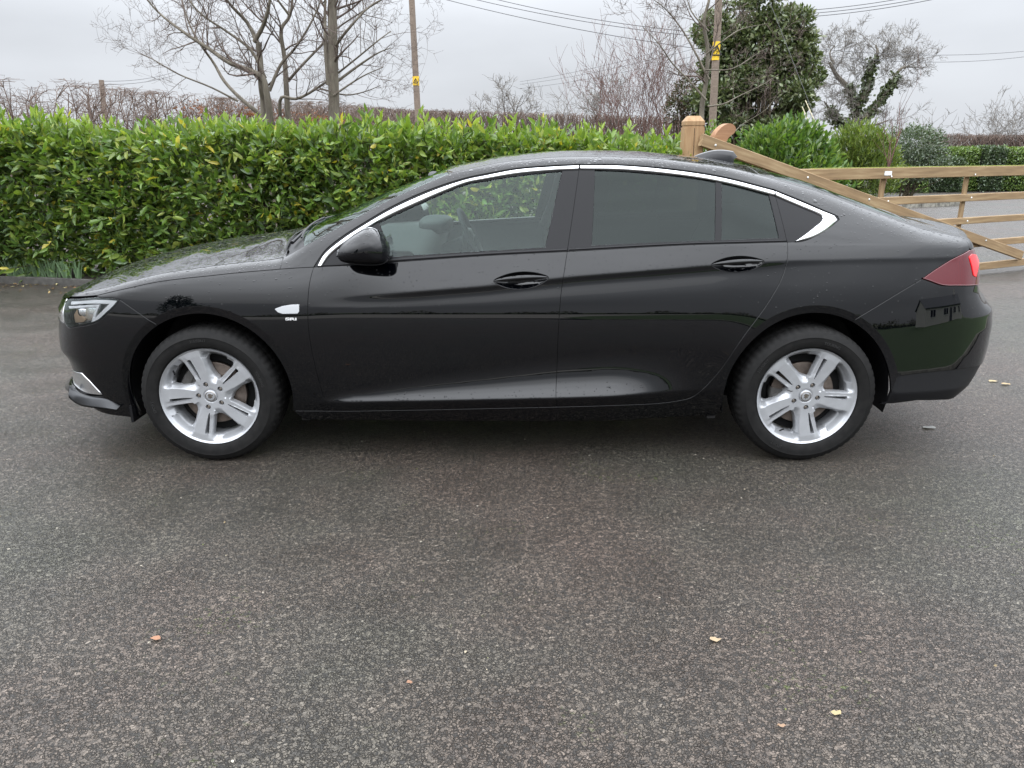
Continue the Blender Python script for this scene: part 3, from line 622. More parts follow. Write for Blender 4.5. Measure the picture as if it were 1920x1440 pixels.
def hedge_build():
    hd = empty('laurel_hedge', (-2.5, 9.2, 0), label='tall glossy green laurel hedge running along the bed behind the car', category='hedge'); off = np.array([-2.5, 9.2, 0])
    n = 3500; x = R.uniform(-8.6, 1.86, n); z = R.uniform(.02, 1.0, n)**.9*hedge_top(x); bulge = .13*np.sin(x*2.3+1)+.10*np.sin(x*5.1+z*3)+R.normal(size=n)*.09
    y = 8.80+bulge*.6-.10*np.exp(-((z-.9)/.5)**2)+R.uniform(0, .22, n)
    D = np.stack([R.normal(size=n)*.55, -R.uniform(.35, 1.0, n), R.uniform(-.15, .9, n)], 1)
    L = R.uniform(.20, .40, n); parts = [shoots(np.stack([x, y, z], 1), D, L, R.integers(6, 10, n), R, np.clip((z/hedge_top(x)-.75)*1.6, 0, .4)*R.random(n), droop=.12)]
    n = 1250; x = R.uniform(-8.6, 1.9, n); z = hedge_top(x)-R.uniform(.0, .26, n)+.05*np.sin(x*3.1); y = R.uniform(8.78, 9.55, n)      # upright shoots of the top
    D = np.stack([R.normal(size=n)*.22, R.normal(size=n)*.22-.05, np.ones(n)], 1); parts.append(shoots(np.stack([x, y, z-.12], 1), D, R.uniform(.24, .40, n), R.integers(8, 12, n), R, R.uniform(.0, .3, n), leaf=(.11, .165)))
    n = 45; x = R.uniform(-8, 1.8, n); z = hedge_top(x)-.02; y = R.uniform(8.85, 9.4, n); parts.append(shoots(np.stack([x, y, z], 1), np.stack([R.normal(size=n)*.15, R.normal(size=n)*.15, np.ones(n)], 1), R.uniform(.20, .34, n), R.integers(9, 13, n), R, R.uniform(.6, 1, n), leaf=(.10, .155)))
    P = np.vstack([p[0] for p in parts]); D = np.vstack([p[1] for p in parts]); L = np.hstack([p[2] for p in parts]); Y = np.hstack([p[3] for p in parts])
    # darker inner leaves that close the view through the hedge
    n = 9500; xi = R.uniform(-8.7, 1.9, n); zi = R.uniform(.05, 1, n)*(hedge_top(xi)-.18); Pi = np.stack([xi, R.uniform(9.05, 9.55, n), zi], 1); Di = R.normal(size=(n, 3)); Li = R.uniform(.12, .18, n)
    P, D, L, Y = np.vstack([P, Pi]), np.vstack([D, Di]), np.hstack([L, Li]), np.hstack([Y, np.zeros(n)])
    C = laurel_colours(len(P), Y, R); W = L*R.uniform(.27, .37, len(P))
    # the 300 leaves that show largest are parts of their own, the rest one mass
    front = (P[:, 1] < 8.80) & (P[:, 0] > -5.6) & (P[:, 2] > .5); score = np.where(front & (P[:, 0] < .3), L-(P[:, 1]-8.6)*.25+R.random(len(P))*.03, -9); big = np.argsort(-score)[:300]; keep = np.ones(len(P), bool); keep[big] = False
    V, Fc, cc = leaf_arrays(P[keep]-off, D[keep], L[keep], W[keep], C[keep], R); np_object('foliage', V, Fc, 'laurel_leaf', hd, cc, kind='stuff')
    lm = []
    for c in ((.125, .215, .038), (.175, .265, .048), (.090, .165, .032), (.245, .32, .06), (.50, .44, .08)):
        o = np_object('leaf', LV*[1, .33, 1], LF, 'laurel_leaf', None, np.array([c]*8)); lm.append(o.data); bpy.data.objects.remove(o)
    for i in big:
        d = unit(D[i]); s = unit(np.cross(d, R.normal(size=3))); u = np.cross(s, d); M = Matrix(((d[0], s[0], u[0]), (d[1], s[1], u[1]), (d[2], s[2], u[2])))
        o = bpy.data.objects.new('leaf', lm[R.choice(5, p=[.34, .26, .24, .13, .03])]); COL.objects.link(o); o.parent = hd; o.matrix_local = Matrix.LocRotScale(Vector(P[i]-off), M.to_quaternion(), Vector((L[i],)*3))
    st = [s for p in parts for s in p[4]]
    for k in range(80):
        x0 = R.uniform(-8.5, 1.85); y0 = R.uniform(9.05, 9.35); tp = hedge_top(x0)-.15; st.append((np.array([(x0, y0, .03), (x0+R.normal()*.08, y0+R.normal()*.06, tp*.5), (x0+R.normal()*.16, y0+R.normal()*.1, tp)]), np.array([.022, .016, .006])))
    V, Fc = tubes(st, 4); np_object('branches', V-off, Fc, 'laurel_stem', hd, kind='stuff')
hedge_build()
# daffodil shoots at the foot of the hedge
for k, (u, nb) in enumerate(((8, 9), (20, 5), (40, 7), (55, 9), (68, 8), (88, 8), (98, 9), (120, 7), (124, 5), (144, 10))):
    p = at(u, 529, 8.62); x0 = p[0]; y0 = float(np.interp(x0, KERB[:, 0], KERB[:, 1]))+.16; dc = empty('daffodil_clump', (x0, y0, .045), label='%s clump of daffodil shoots from the frame edge at the hedge foot' % ('first second third fourth fifth sixth seventh eighth ninth tenth'.split()[k]), category='plant', group='daffodil shoots along the bed edging')
    Vs, Fs, cs = [], [], []
    for q in range(nb*2):
        b = R.normal(size=2)*.025; d = np.array([b[0]*5+R.normal()*.12, R.normal()*.12, 1.]); d = unit(d); l = R.uniform(.14, .24); w = .006; s = np.array([1, .3, 0])*w; o_ = np.array([b[0], b[1], 0])
        k0 = len(Vs)*6; Vs.append([o_-s, o_+s, o_+d*l*.6-s, o_+d*l*.6+s, o_+d*l+np.array([d[0], 0, 0])*.02-s*.4, o_+d*l+np.array([d[0], 0, 0])*.02+s*.4]); Fs += [(k0, k0+1, k0+3, k0+2), (k0+2, k0+3, k0+5, k0+4)]; cs += [np.array([.15, .23, .12])*R.uniform(.7, 1.3)]*6
    np_object('blades', np.array(Vs).reshape(-1, 3), np.array(Fs), 'blade_leaf', dc, np.array(cs))
# ---------------------------------------------------------------- bare trees behind the hedge
R = np.random.default_rng(21)
Y1 = 12.6
LM = [limb([(494, 240), (492, 190), (491, 162), (484, 108), (481, 78)], Y1, .085, .05, .05, R), limb([(481, 80), (500, 54), (515, 25), (524, -20), (530, -80)], Y1, .045, .015, .12, R), limb([(481, 82), (457, 40), (430, 4), (400, -60)], Y1, .045, .014, .14, R),
      limb([(494, 222), (446, 190), (392, 146), (362, 106), (340, 68), (308, 19), (290, -30)], Y1, .045, .010, .14, R), limb([(508, 240), (503, 173), (495, 146), (435, 119), (392, 92), (343, 60), (281, 16), (250, -25)], Y1-.2, .07, .010, .14, R), limb([(503, 170), (522, 120), (553, 90), (590, 40), (610, -20)], Y1-.2, .035, .010, .12, R), limb([(495, 146), (470, 95), (425, 60), (370, 20), (330, -40)], Y1-.2, .035, .010, .14, R),
      limb([(543, 240), (538, 162), (532, 108), (527, 54), (541, 27), (550, -40)], Y1+.2, .06, .02, .08, R), limb([(527, 230), (535, 184), (562, 187), (611, 160), (662, 122), (715, 80), (735, 60)], Y1-.1, .035, .008, .12, R), limb([(535, 150), (560, 128), (600, 80), (632, 55), (690, 20), (725, 0)], Y1+.1, .03, .008, .12, R), limb([(541, 27), (520, -5), (505, -50)], Y1+.2, .025, .01, .1, R), limb([(446, 190), (400, 165), (340, 140), (290, 112), (262, 100)], Y1, .02, .006, .1, R), limb([(600, 166), (650, 178), (690, 170), (715, 160)], Y1, .018, .005, .1, R)]
LM = [(p, r*.8) for p, r in LM]; tw = clothe(LM, R, per_m=5.0, L=.80, lev=3, up=.18, wig=.18, kids=(3, 3, 4), spread=.75, minr=.0022, n=5)
base = at(505, 240, Y1); base[2] = 0
LM0 = [(np.vstack([[[p[0][0]*.6+base[0]*.4, p[0][1], 0]], p]), np.r_[r[0]*1.15, r]) if i in (0, 4, 7) else (p, r) for i, (p, r) in enumerate(LM)]
bare_tree('bare_tree', 'bare multi-stemmed tree with wide spreading branches behind the hedge', LM0, tw, base, 'bark_grey', 'bark_twig', 'leafless trees near the drive')
Y2 = 12.2; LM = [limb([(629, 250), (627, 150), (625, 60), (624, 0), (622, -90)], Y2, .088, .055, .02, R), limb([(618, 160), (611, 80), (603, 30), (600, -30)], Y2, .04, .015, .08, R), limb([(629, 152), (673, 116), (705, 95), (728, 85)], Y2, .022, .005, .1, R), limb([(628, 90), (660, 60), (700, 15), (740, -10)], Y2, .025, .006, .12, R), limb([(629, 180), (680, 145), (722, 128)], Y2, .016, .005, .1, R)]
tw = clothe(LM, R, per_m=4.5, L=.70, lev=3, up=.2, wig=.18, kids=(3, 3, 4), spread=.75, minr=.0022, n=5); base = at(629, 250, Y2); base[2] = 0; LM[0] = (np.vstack([base, LM[0][0]]), np.r_[.1, LM[0][1]])
bare_tree('bare_tree', 'straight single-trunked bare tree just right of the multi-stemmed one', LM, tw, base, 'bark_grey', 'bark_twig', 'leafless trees near the drive')
Y3 = 11.4; LM = [limb([(1316, 240), (1319, 195), (1326, 150), (1328, 90), (1322, 40), (1335, -10), (1340, -60)], Y3, .062, .02, .04, R), limb([(1322, 188), (1290, 150), (1262, 118), (1235, 85), (1205, 50)], Y3, .025, .006, .1, R), limb([(1326, 150), (1302, 100), (1280, 55), (1245, 20), (1210, 0)], Y3, .025, .006, .1, R), limb([(1325, 200), (1352, 196), (1385, 180), (1430, 158), (1458, 140)], Y3-.2, .020, .005, .06, R), limb([(1328, 100), (1365, 70), (1400, 50), (1450, 40)], Y3-.2, .018, .005, .1, R), limb([(1370, 255), (1400, 232), (1440, 205), (1462, 180)], Y3-.6, .010, .004, .06, R), limb([(1328, 60), (1300, 20), (1290, -20)], Y3, .02, .006, .1, R), limb([(1326, 130), (1370, 130), (1420, 100), (1440, 90)], Y3-.2, .015, .004, .1, R)]
LM = [(p, r*.65) for p, r in LM]; tw = clothe(LM, R, per_m=5.5, L=.62, lev=3, up=.15, wig=.18, kids=(3, 3, 3), spread=.7, minr=.0024, n=5); base = at(1316, 240, Y3); base[2] = 0; LM[0] = (np.vstack([base, LM[0][0]]), np.r_[.07, LM[0][1]])
bare_tree('bare_tree', 'pale thin bare tree behind the gate post in front of the evergreen', LM, tw, base, 'bark_grey', 'bark_twig', 'leafless trees near the drive')
def auto_tree(label, u, v, Y, H, W, trunk, R, bark='bark_far', twig='bark_far', stems=1, lev=4, kids=(5, 5, 4, 4), name='bare_tree', group='leafless trees in the distance', minr=.008, fork=.28, up=.22, wig=.17, spread=.8):
    base = at(u, v, Y); base[2] = 0; out = []
    for s in range(stems):
        d = np.array([R.normal()*.10*(stems > 1)*3, R.normal()*.1, 1.0]); grow(out, base+[R.normal()*.2*(stems > 1), 0, 0], d, H*fork*1.4, trunk*(1 if stems == 1 else .5), 0, R, up=.3, wig=.06)
        tip, rr = out[-1]
        for k in range(6 if stems == 1 else 3):
            t = R.integers(3, 6); a = R.uniform(0, 6.28); dd = np.array([math.cos(a)*W/H*1.3, math.sin(a)*W/H*1.3, R.uniform(.6, 1.3)]); grow(out, tip[t], dd, H*(1-fork)*R.uniform(.55, .75), rr[t]*.7, lev-1, R, up, wig, kids, spread, minr, .58, 6)
    big = [o for o in out if o[1][0] > trunk*.3]; sm = [o for o in out if o[1][0] <= trunk*.3]
    return bare_tree(name, label, big, sm, base, bark, twig, group)
R = np.random.default_rng(5)
auto_tree('rounded distant bare tree right of the tall wooden pole', 940, 230, 62, 7.6, 9.5, .28, R, fork=.22, minr=.016, kids=(6, 5, 5))
auto_tree('small hazy bare tree low on the skyline, left of the reddish shrubs', 1085, 230, 70, 7.0, 4.6, .2, R, fork=.2, minr=.016, lev=3)
auto_tree('taller hazy bare tree just left of the reddish shrubs', 1140, 235, 60, 7.6, 5.6, .2, R, fork=.2, minr=.015, lev=4)
for k, (u, H, w) in enumerate(((1165, 4.2, 1.5), (1205, 4.6, 1.6), (1245, 4.8, 1.6), (1285, 4.4, 1.5))):
    auto_tree('%s reddish thicket shrub between the round tree and the evergreen, counted from the left' % ('first', 'second', 'third', 'fourth')[k], u, 260, 21+k*.5, H, w, .05, R, 'bark_red', 'bark_red', stems=5, lev=3, kids=(4, 4, 4), name='thicket_shrub', group='reddish thicket shrubs', minr=.005, fork=.35, spread=.5)
# ivy-clad tree on the right
Y5 = 44; LM = [limb([(1612, 262), (1608, 225), (1604, 195), (1590, 165), (1572, 140), (1560, 115)], Y5, .42, .12, .2, R), limb([(1606, 200), (1622, 165), (1628, 130), (1640, 100), (1642, 85)], Y5, .28, .07, .2, R), limb([(1612, 225), (1650, 190), (1672, 160), (1690, 130), (1712, 122)], Y5, .28, .07, .2, R), limb([(1590, 240), (1570, 225), (1555, 205), (1545, 190)], Y5, .2, .06, .2, R), limb([(1560, 120), (1555, 100), (1565, 85)], Y5, .10, .04, .2, R), limb([(1615, 240), (1645, 232), (1665, 225)], Y5, .12, .05, .2, R)]
LM = [(p, r*.62) for p, r in LM]; tw = clothe(LM, R, per_m=4.4, L=1.55, lev=3, up=.18, wig=.16, kids=(4, 4, 5), spread=.7, minr=.009, n=5); base = at(1612, 262, Y5); base[2] = 0; LM[0] = (np.vstack([base, LM[0][0]]), np.r_[.5, LM[0][1]])
ivy_tree = bare_tree('ivy_tree', 'ivy-clad bare tree with thick forked trunk beyond the gate', LM, tw, base, 'bark_grey', 'bark_far', 'leafless trees in the distance')
n = 2200; k = R.integers(0, 4, n); P = np.array([LM[a][0][0]*0+(lambda p, t: p[int(t)]+(p[min(int(t)+1, len(p)-1)]-p[int(t)])*(t % 1))(LM[a][0], R.uniform(0, len(LM[a][0])*.60)) for a in k]); P += R.normal(size=(n, 3))*.13; C = np.array([.085, .105, .055])*R.uniform(.6, 1.5, (n, 1))
V, Fc, cc = leaf_arrays(P-base, R.normal(size=(n, 3)), R.uniform(.14, .26, n), R.uniform(.12, .2, n), C, R); np_object('ivy', V, Fc, 'holly_leaf', ivy_tree, cc, kind='stuff')
auto_tree('low spreading bare tree beside the ivy-clad tree', 1690, 265, 40, 4.3, 4.6, .16, R, fork=.18, minr=.011, lev=4, stems=2)
for k, (u, H, Y) in enumerate(((1850, 4.2, 52), (1893, 5.0, 50), (1932, 5.6, 52))): auto_tree('%s bare shrub on the far right skyline, counted from the left' % ('first', 'second', 'third')[k], u, 265, Y, H, 3.4, .10, R, 'bark_red', 'bark_far', stems=3, lev=3, kids=(5, 5, 4), minr=.013, group='bare shrubs on the right skyline')
auto_tree('slender young sapling standing behind the gate', 1655, 345, 14.5, 2.6, .6, .022, R, 'bark_red', 'bark_red', lev=2, kids=(3, 3), minr=.004, fork=.5, spread=.4, group='leafless trees near the drive')
# pleached bare hedge running away behind the laurel
R = np.random.default_rng(8)
bh = empty('bare_hedge', (-8, 17, 0), label='long clipped leafless hedge on stems behind the laurel hedge', category='hedge'); hb = np.array([-8, 17., 0])
p0 = at(-60, 152, 15.5); p1 = at(860, 216, 58.0)
A, B = np.array([p0[0], 15.5]), np.array([p1[0], 58.0]); stem_n = 118; stuff = []
for k in range(stem_n):
    t = (k/(stem_n-1))**1.0; q = A+(B-A)*t; h = 2.72+1.1*t+R.normal()*.05; b = np.array([q[0]+R.normal()*.08, q[1]+R.normal()*.1, 0.]); lst = []
    for s in range(3): grow(lst, b, (R.normal()*.16, R.normal()*.1, 1), h*R.uniform(.84, 1.0), .026, 0, R, up=.15, wig=.11, n=7)
    stems = list(lst)
    hb_t = []
    for s in stems:
        tip = s[0][-1]
        for z in range(9): grow(hb_t, s[0][R.integers(4, 7)], (R.normal()*.7, R.normal()*.5, .8), R.uniform(.35, .62), .009, 1, R, up=.05, wig=.28, kids=(4,), spread=.9, minr=.0045, n=4)
    hb_t = [(np.stack([p[:, 0], p[:, 1], np.minimum(p[:, 2], h+R.normal()*.03)], 1), r*(1+t*1.2)) for p, r in hb_t]
    V, Fc = tubes([(p, r*(1+t)) for p, r in stems], 4); so = np_object('stem', V-hb, Fc, 'hedge_stem', bh)
    V, Fc = tubes(hb_t, 3); np_object('twig_head', V-hb, Fc, 'hedge_stem', so, kind='stuff')
n = 2600; t = R.random(n)**1.3; q = A+(B-A)*t[:, None]; P = np.stack([q[:, 0]+R.normal(size=n)*.15, q[:, 1]+R.normal(size=n)*.2, 2.42+.5*t+R.normal(size=n)*.12], 1); clump = np.sin(q[:, 0]*2.1)+np.sin(q[:, 0]*.83+2) > .3; P = P[clump]; n = len(P)
V, Fc, cc = leaf_arrays(P-hb, R.normal(size=(n, 3)), R.uniform(.06, .09, n)*(1+t[clump]), R.uniform(.035, .05, n)*(1+t[clump]), np.array([.20, .085, .045])*R.uniform(.6, 1.3, (n, 1)), R); np_object('dead_leaves', V, Fc, 'dead_leaf', bh, cc, kind='stuff')
# far part of that hedge: runs on to the right along the skyline
def twig_wall(name, label, x0, y0, x1, y1, z0, z1, n, R, mat='hedge_stem', thick=.35, minr=.008):
    o_ = empty(name, ((x0+x1)/2, (y0+y1)/2, 0), label=label, category='hedge'); off = np.array([(x0+x1)/2, (y0+y1)/2, 0.]); out = []
    for k in range(n):
        t = R.random(); b = np.array([x0+(x1-x0)*t, y0+(y1-y0)*t+R.normal()*thick, R.uniform(z0, z1-.3)]); d = np.array([R.normal()*.35, R.normal()*.3, 1]); L_ = R.uniform(.5, 1.3); p = np.array([b, b+d*L_*.5+R.normal(size=3)*.06, b+d*L_]); p[:, 2] = np.minimum(p[:, 2], z1+R.normal()*.06); out.append((p, np.array([minr*1.6, minr, minr*.6])))
    V, Fc = tubes(out, 3); np_object('twigs', V-off, Fc, mat, o_, kind='stuff'); return o_
pa, pb = at(560, 235, 46.), at(1300, 247, 64.)
twig_wall('field_hedge', 'clipped brown field hedge along the skyline behind the laurel', pa[0], 46, pb[0], 64, .5, 3.75, 6200, R, minr=.015)
pa, pb = at(1745, 262, 50.), at(1990, 262, 50.); twig_wall('field_hedge', 'distant brown field hedge above the clipped evergreen hedge on the right', pa[0], 50, pb[0], 50, 1., 2.25, 1500, R, minr=.014)
# ---------------------------------------------------------------- evergreen masses
def leaf_mass(name, label, cat, blobs, n, leaf, cols, R, mat='holly_leaf', wid=.45, group=None, trunk=None, upl=.2, hollow=.55, split=0):
    """leaves spread through overlapping irregular lumps, thicker towards the outside"""
    B = np.array(blobs, float); base = np.array([B[:, 0].mean(), B[:, 1].mean(), 0]); t = empty(name, tuple(base), label=label, category=cat)
    if group: t['group'] = group
    if split: k = R.integers(0, len(B), split); d = unit(R.normal(size=(split, 3))); rr = R.uniform(.28, .50, split); B = np.column_stack([B[k, :3]+d*B[k, 3:6]*R.uniform(.45, .95, (split, 1)), B[k, 3:6]*rr[:, None]])
    vol = (B[:, 3]*B[:, 4]*B[:, 5])**.72; k = R.choice(len(B), n, p=vol/vol.sum()); d = unit(R.normal(size=(n, 3))); r = R.uniform(hollow, 1, n)**.6; lump = 1+.16*np.sin(d[:, 0]*9+k*2.1)*np.sin(d[:, 2]*8+k)+.10*R.normal(size=n); P = B[k, :3]+d*(r*lump)[:, None]*B[k, 3:6]; P[:, 2] = np.maximum(P[:, 2], .03)
    D = d*.8+R.normal(size=(n, 3))*.6+np.array([0, 0, upl]); L = R.uniform(*leaf, n); cl = np.array(cols)[R.integers(0, len(cols), n)]*R.uniform(.65, 1.35, (n, 1))
    V, Fc, cc = leaf_arrays(P-base, D, L, L*wid*R.uniform(.8, 1.2, n), cl, R); np_object('crown' if cat == 'tree' else 'foliage', V, Fc, mat, t, cc, kind='stuff')
    st = []
    for b in B:
        for q in range(1 if split else 4): p = b[:3]+R.normal(size=3)*b[3:6]*.35; st.append((np.array([[base[0]+R.normal()*.15, base[1], 0], (base+p)/2+R.normal(size=3)*.1*[1, 1, 0], p]), np.array([trunk or .03, (trunk or .03)*.7, (trunk or .03)*.3])))
    V, Fc = tubes(st, 5); np_object('trunk' if cat == 'tree' else 'stems', V-base, Fc, 'laurel_stem', t); return t
def bl(u, v, Y, ru, rv, ry=None): p = at(u, v, Y); s = Y/F_PX*1.0; return (*p, ru*s, ry or ru*s, rv*s)
R = np.random.default_rng(31)
leaf_mass('holly_tree', 'dense dark evergreen holly tree beside the wooden pole', 'tree', [bl(1400, 180, 17, 95, 62), bl(1385, 115, 17, 82, 60), bl(1420, 70, 17, 72, 55), bl(1425, 20, 17, 72, 40), bl(1478, 120, 17, 40, 42), bl(1475, 60, 17, 50, 36), bl(1350, 70, 17, 40, 40), bl(1390, 20, 17, 40, 30), bl(1525, 145, 17, 18, 14), bl(1505, 85, 17, 20, 16), bl(1345, 200, 17, 50, 40), bl(1500, 150, 17.3, 26, 26), bl(1515, 118, 17, 22, 24), bl(1500, 175, 17, 36, 34), bl(1490, 95, 17, 34, 34), bl(1340, 110, 17, 40, 45), bl(1455, 195, 17, 50, 45), bl(1330, 160, 17.5, 30, 40), bl(1400, 235, 17, 80, 40)], 37000, (.07, .12), [(.066, .092, .038), (.098, .128, .050), (.13, .158, .066), (.165, .182, .10)], R, trunk=.035, split=135, hollow=.2)
leaf_mass('ivy_thicket', 'dead brownish thicket at the left foot of the evergreen tree', 'shrub', [bl(1285, 175, 17.2, 22, 28), bl(1272, 205, 17.2, 26, 26), bl(1300, 215, 17.2, 26, 30)], 1800, (.05, .08), [(.10, .065, .045), (.07, .055, .035), (.05, .06, .025)], R)
leaf_mass('laurel_bush', 'bright green laurel bush behind the sloping gate brace', 'shrub', [bl(1450, 285, 12.5, 62, 45), bl(1490, 270, 12.7, 52, 40), bl(1420, 300, 12.3, 40, 45), bl(1520, 300, 12.6, 48, 48), bl(1470, 330, 12.4, 90, 50), bl(1540, 345, 12.6, 50, 40)], 7500, (.085, .13), [(.070, .130, .028), (.100, .168, .036), (.14, .205, .046), (.055, .105, .032)], R, mat='laurel_leaf', wid=.34, upl=.7)
leaf_mass('laurel_bush', 'small yellow-green bush between the gate post and its curved heel', 'shrub', [bl(1338, 262, 13.5, 20, 28), bl(1345, 290, 13.5, 26, 30)], 900, (.05, .08), [(.13, .19, .035), (.09, .15, .03)], R, mat='laurel_leaf', wid=.4, upl=.7)
leaf_mass('privet_bush', 'feathery yellow-green bush right of the stay wire guards', 'shrub', [bl(1610, 275, 19, 46, 38), bl(1640, 300, 19, 40, 40), bl(1580, 300, 19, 34, 38), bl(1620, 330, 19, 60, 40)], 9000, (.09, .15), [(.13, .18, .045), (.095, .14, .035), (.17, .21, .05)], R, mat='laurel_leaf', wid=.2, upl=1.2)
leaf_mass('conifer_bush', 'rounded dark blue-green bush beyond the gate', 'shrub', [bl(1700, 275, 25, 48, 34), bl(1730, 270, 25, 38, 30), bl(1690, 310, 25, 52, 32), bl(1742, 308, 25, 34, 30)], 9000, (.06, .10), [(.06, .09, .05), (.085, .115, .065), (.10, .125, .075)], R, wid=.4)
def clipped(label, u0, u1, v0, v1, Y, n, cols, R, leaf=(.06, .10)):
    a, b = at(u0, v1, Y), at(u1, v1, Y); ztop_ = at(u0, v0, Y)[2]; off = np.array([(a[0]+b[0])/2, Y, 0.]); t = empty('clipped_hedge', tuple(off), label=label, category='hedge', group='clipped evergreen hedge sections beyond the gate')
    f = R.random(n); P = np.zeros((n, 3)); P[:, 0] = R.uniform(a[0], b[0], n); front = f < .6; P[:, 1] = np.where(front, Y+R.normal(size=n)*.06, R.uniform(Y, Y+1.0, n)); P[:, 2] = np.where(front, R.uniform(0, 1, n)*ztop_, ztop_+R.normal(size=n)*.04); P[:, 1] += .1*np.sin(P[:, 0]*3)
    D = R.normal(size=(n, 3))+[0, -.7, .6]; L = R.uniform(*leaf, n); V, Fc, cc = leaf_arrays(P-off, D, L, L*.5, np.array(cols)[R.integers(0, len(cols), n)]*R.uniform(.65, 1.35, (n, 1)), R); np_object('foliage', V, Fc, 'holly_leaf', t, cc, kind='stuff')
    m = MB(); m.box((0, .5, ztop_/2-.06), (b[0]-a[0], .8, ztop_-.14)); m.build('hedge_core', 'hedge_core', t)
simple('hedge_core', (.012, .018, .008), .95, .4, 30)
bright, dark = [(.12, .185, .045), (.16, .225, .055), (.09, .15, .04)], [(.05, .08, .038), (.065, .10, .048), (.09, .12, .062)]
clipped('bright green clipped hedge section below the dark bush, left end', 1650, 1735, 310, 368, 27.6, 5200, bright, R)
clipped('first dark clipped hedge section beyond the gate', 1728, 1800, 300, 366, 27.9, 4600, dark, R)
clipped('bright green clipped hedge section between the two dark ones', 1765, 1842, 281, 363, 28.6, 5200, bright, R)
clipped('second dark clipped hedge section, nearer the frame edge', 1832, 1878, 279, 361, 28.4, 4000, dark, R)
clipped('bright green clipped hedge section at the right frame edge', 1872, 1990, 281, 360, 28.7, 6000, bright, R)
# hedge and trees behind the photographer, seen in the paint
R = np.random.default_rng(41)
def rear_hedge():
    t = empty('boundary_hedge', (-6, -34, 0), label='dark boundary hedge across the road behind the photographer', category='hedge'); n = 9000; xx = R.uniform(-50, 40, n); P = np.stack([xx+6, R.normal(size=n)*.5, R.random(n)*(.75+.5*np.sin(xx*.9)+.4*np.sin(xx*2.3+1))], 1); L = R.uniform(.2, .34, n)
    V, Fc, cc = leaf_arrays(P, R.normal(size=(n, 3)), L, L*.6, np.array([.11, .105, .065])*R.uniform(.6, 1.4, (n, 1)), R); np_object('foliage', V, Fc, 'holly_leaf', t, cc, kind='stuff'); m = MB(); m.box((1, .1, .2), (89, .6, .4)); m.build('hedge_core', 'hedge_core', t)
rear_hedge()
leaf_mass('conifer_tree', 'dark conifer across the road behind the photographer', 'tree', [(-13, -17, 3.0, 1.6, 1.6, 2.8), (-13, -17, 5.6, 1.0, 1.0, 1.8)], 3500, (.18, .3), [(.02, .035, .016), (.03, .05, .02)], R, trunk=.15)
# ---------------------------------------------------------------- timber gate and post
GO = np.array([2.20, 8.62, 0.]); GD = np.array([.892, .452, 0.]); GN = np.array([.452, -.892, 0.])
def gtz(u, v, off=0.0):                  # photograph position -> distance along the gate, height
    d = ray(u, v); o = GO+GN*off; k = ((o-CAM)@GN)/(d@GN); p = CAM+d*k; return float((p-GO)@GD), float(p[2])
gate = empty('field_gate', tuple(GO), rz=math.atan2(GD[1], GD[0]), label='long brown timber five-bar gate standing open, with moss on its top rail', category='gate')
def beam(name, a, b, w, th, yoff, mat='gate_timber', parent=None, bev=.006):   # board from a to b in the gate's plane (x along, z up); origin at its start so the grain runs with it
    a, b = np.array(a), np.array(b); L = np.linalg.norm(b-a); an = math.atan2(b[1]-a[1], b[0]-a[0]); m = MB(); q = w/2-bev; r = th/2-bev
    prof = [(-w/2, -r), (-q, -th/2), (q, -th/2), (w/2, -r), (w/2, r), (q, th/2), (-q, th/2), (-w/2, r)]
    V = [(x, y, z) for x in (0, L) for z, y in prof]; Fc = [tuple(range(8))[::-1], tuple(range(8, 16))]+[(i, (i+1) % 8, 8+(i+1) % 8, 8+i) for i in range(8)]; m.flat(V, Fc)
    o = m.build(name, mat, parent or gate, loc=(a[0], yoff, a[1])); o.rotation_euler = (0, -an, 0); return o
GL = 6.4
for nm, (uv0, uv1, uv2, uv3) in (('top_rail', ((1620, 317), (1920, 308.8), (1620, 338), (1920, 327))), ('rail', ((1667, 369), (1920, 359.7), (1667, 382.5), (1920, 374))), ('rail', ((1756, 408), (1920, 404), (1756, 420), (1920, 416))), ('rail', ((1859, 446.8), (1920, 445), (1859, 459), (1920, 457))), ('rail', ((1840, 489), (1920, 487.6), (1840, 502.6), (1920, 500)))):
    t0, z0 = gtz(*uv0); t1, z1 = gtz(*uv1); _, y0 = gtz(*uv2); _, y1 = gtz(*uv3); zc = (z0+z1+y0+y1)/4; w = max(.075, ((z0-y0)+(z1-y1))/2)
    beam(nm, (.10, zc), (GL, zc), w, .05 if nm == 'rail' else .075, .0)
    if nm == 'top_rail': beam('moss_cap', (1.45, zc+w/2+.003), (GL, zc+w/2+.003), .008, .066, 0, 'moss', bev=.002); ztr = zc
    for tt in (gtz(1659, 375)[0], gtz(1815, 368)[0]):
        m = MB(); m.lathe([(0, -.006), (.010, -.005), (.014, 0)], 10); m.build('bolt_head', 'zinc', gate, loc=(tt, -.052, zc+(-.04 if nm == 'top_rail' else 0)))
a, b = gtz(1322, 266, .06), gtz(1920, 480.5, .06); k = (GL-a[0])/(b[0]-a[0]); beam('brace', (a[0]-.05, a[1]+.02), (a[0]+(b[0]-a[0])*.99, a[1]+(b[1]-a[1])*.99), .125, .05, -.0526)
for u, v in ((1342, 272.5), (1515, 333), (1630, 374), (1849, 451)):
    t_, z_ = gtz(u, v, .08); m = MB(); m.lathe([(0, -.006), (.010, -.005), (.014, 0)], 10); m.build('bolt_head', 'zinc', gate, loc=(t_, -.079, z_))
for u in (1659, 1815):
    t_ = gtz(u, 350)[0]; beam('upright', (t_, .16), (t_, ztr-.04), .085, .028, .0395)
beam('end_stile', (GL+.04, -.12), (GL+.04, ztr+.06), .09, .08, .0)
beam('heel_stile', (.17, .10), (.17, 1.30), .16, .08, .0, 'heel_timber')
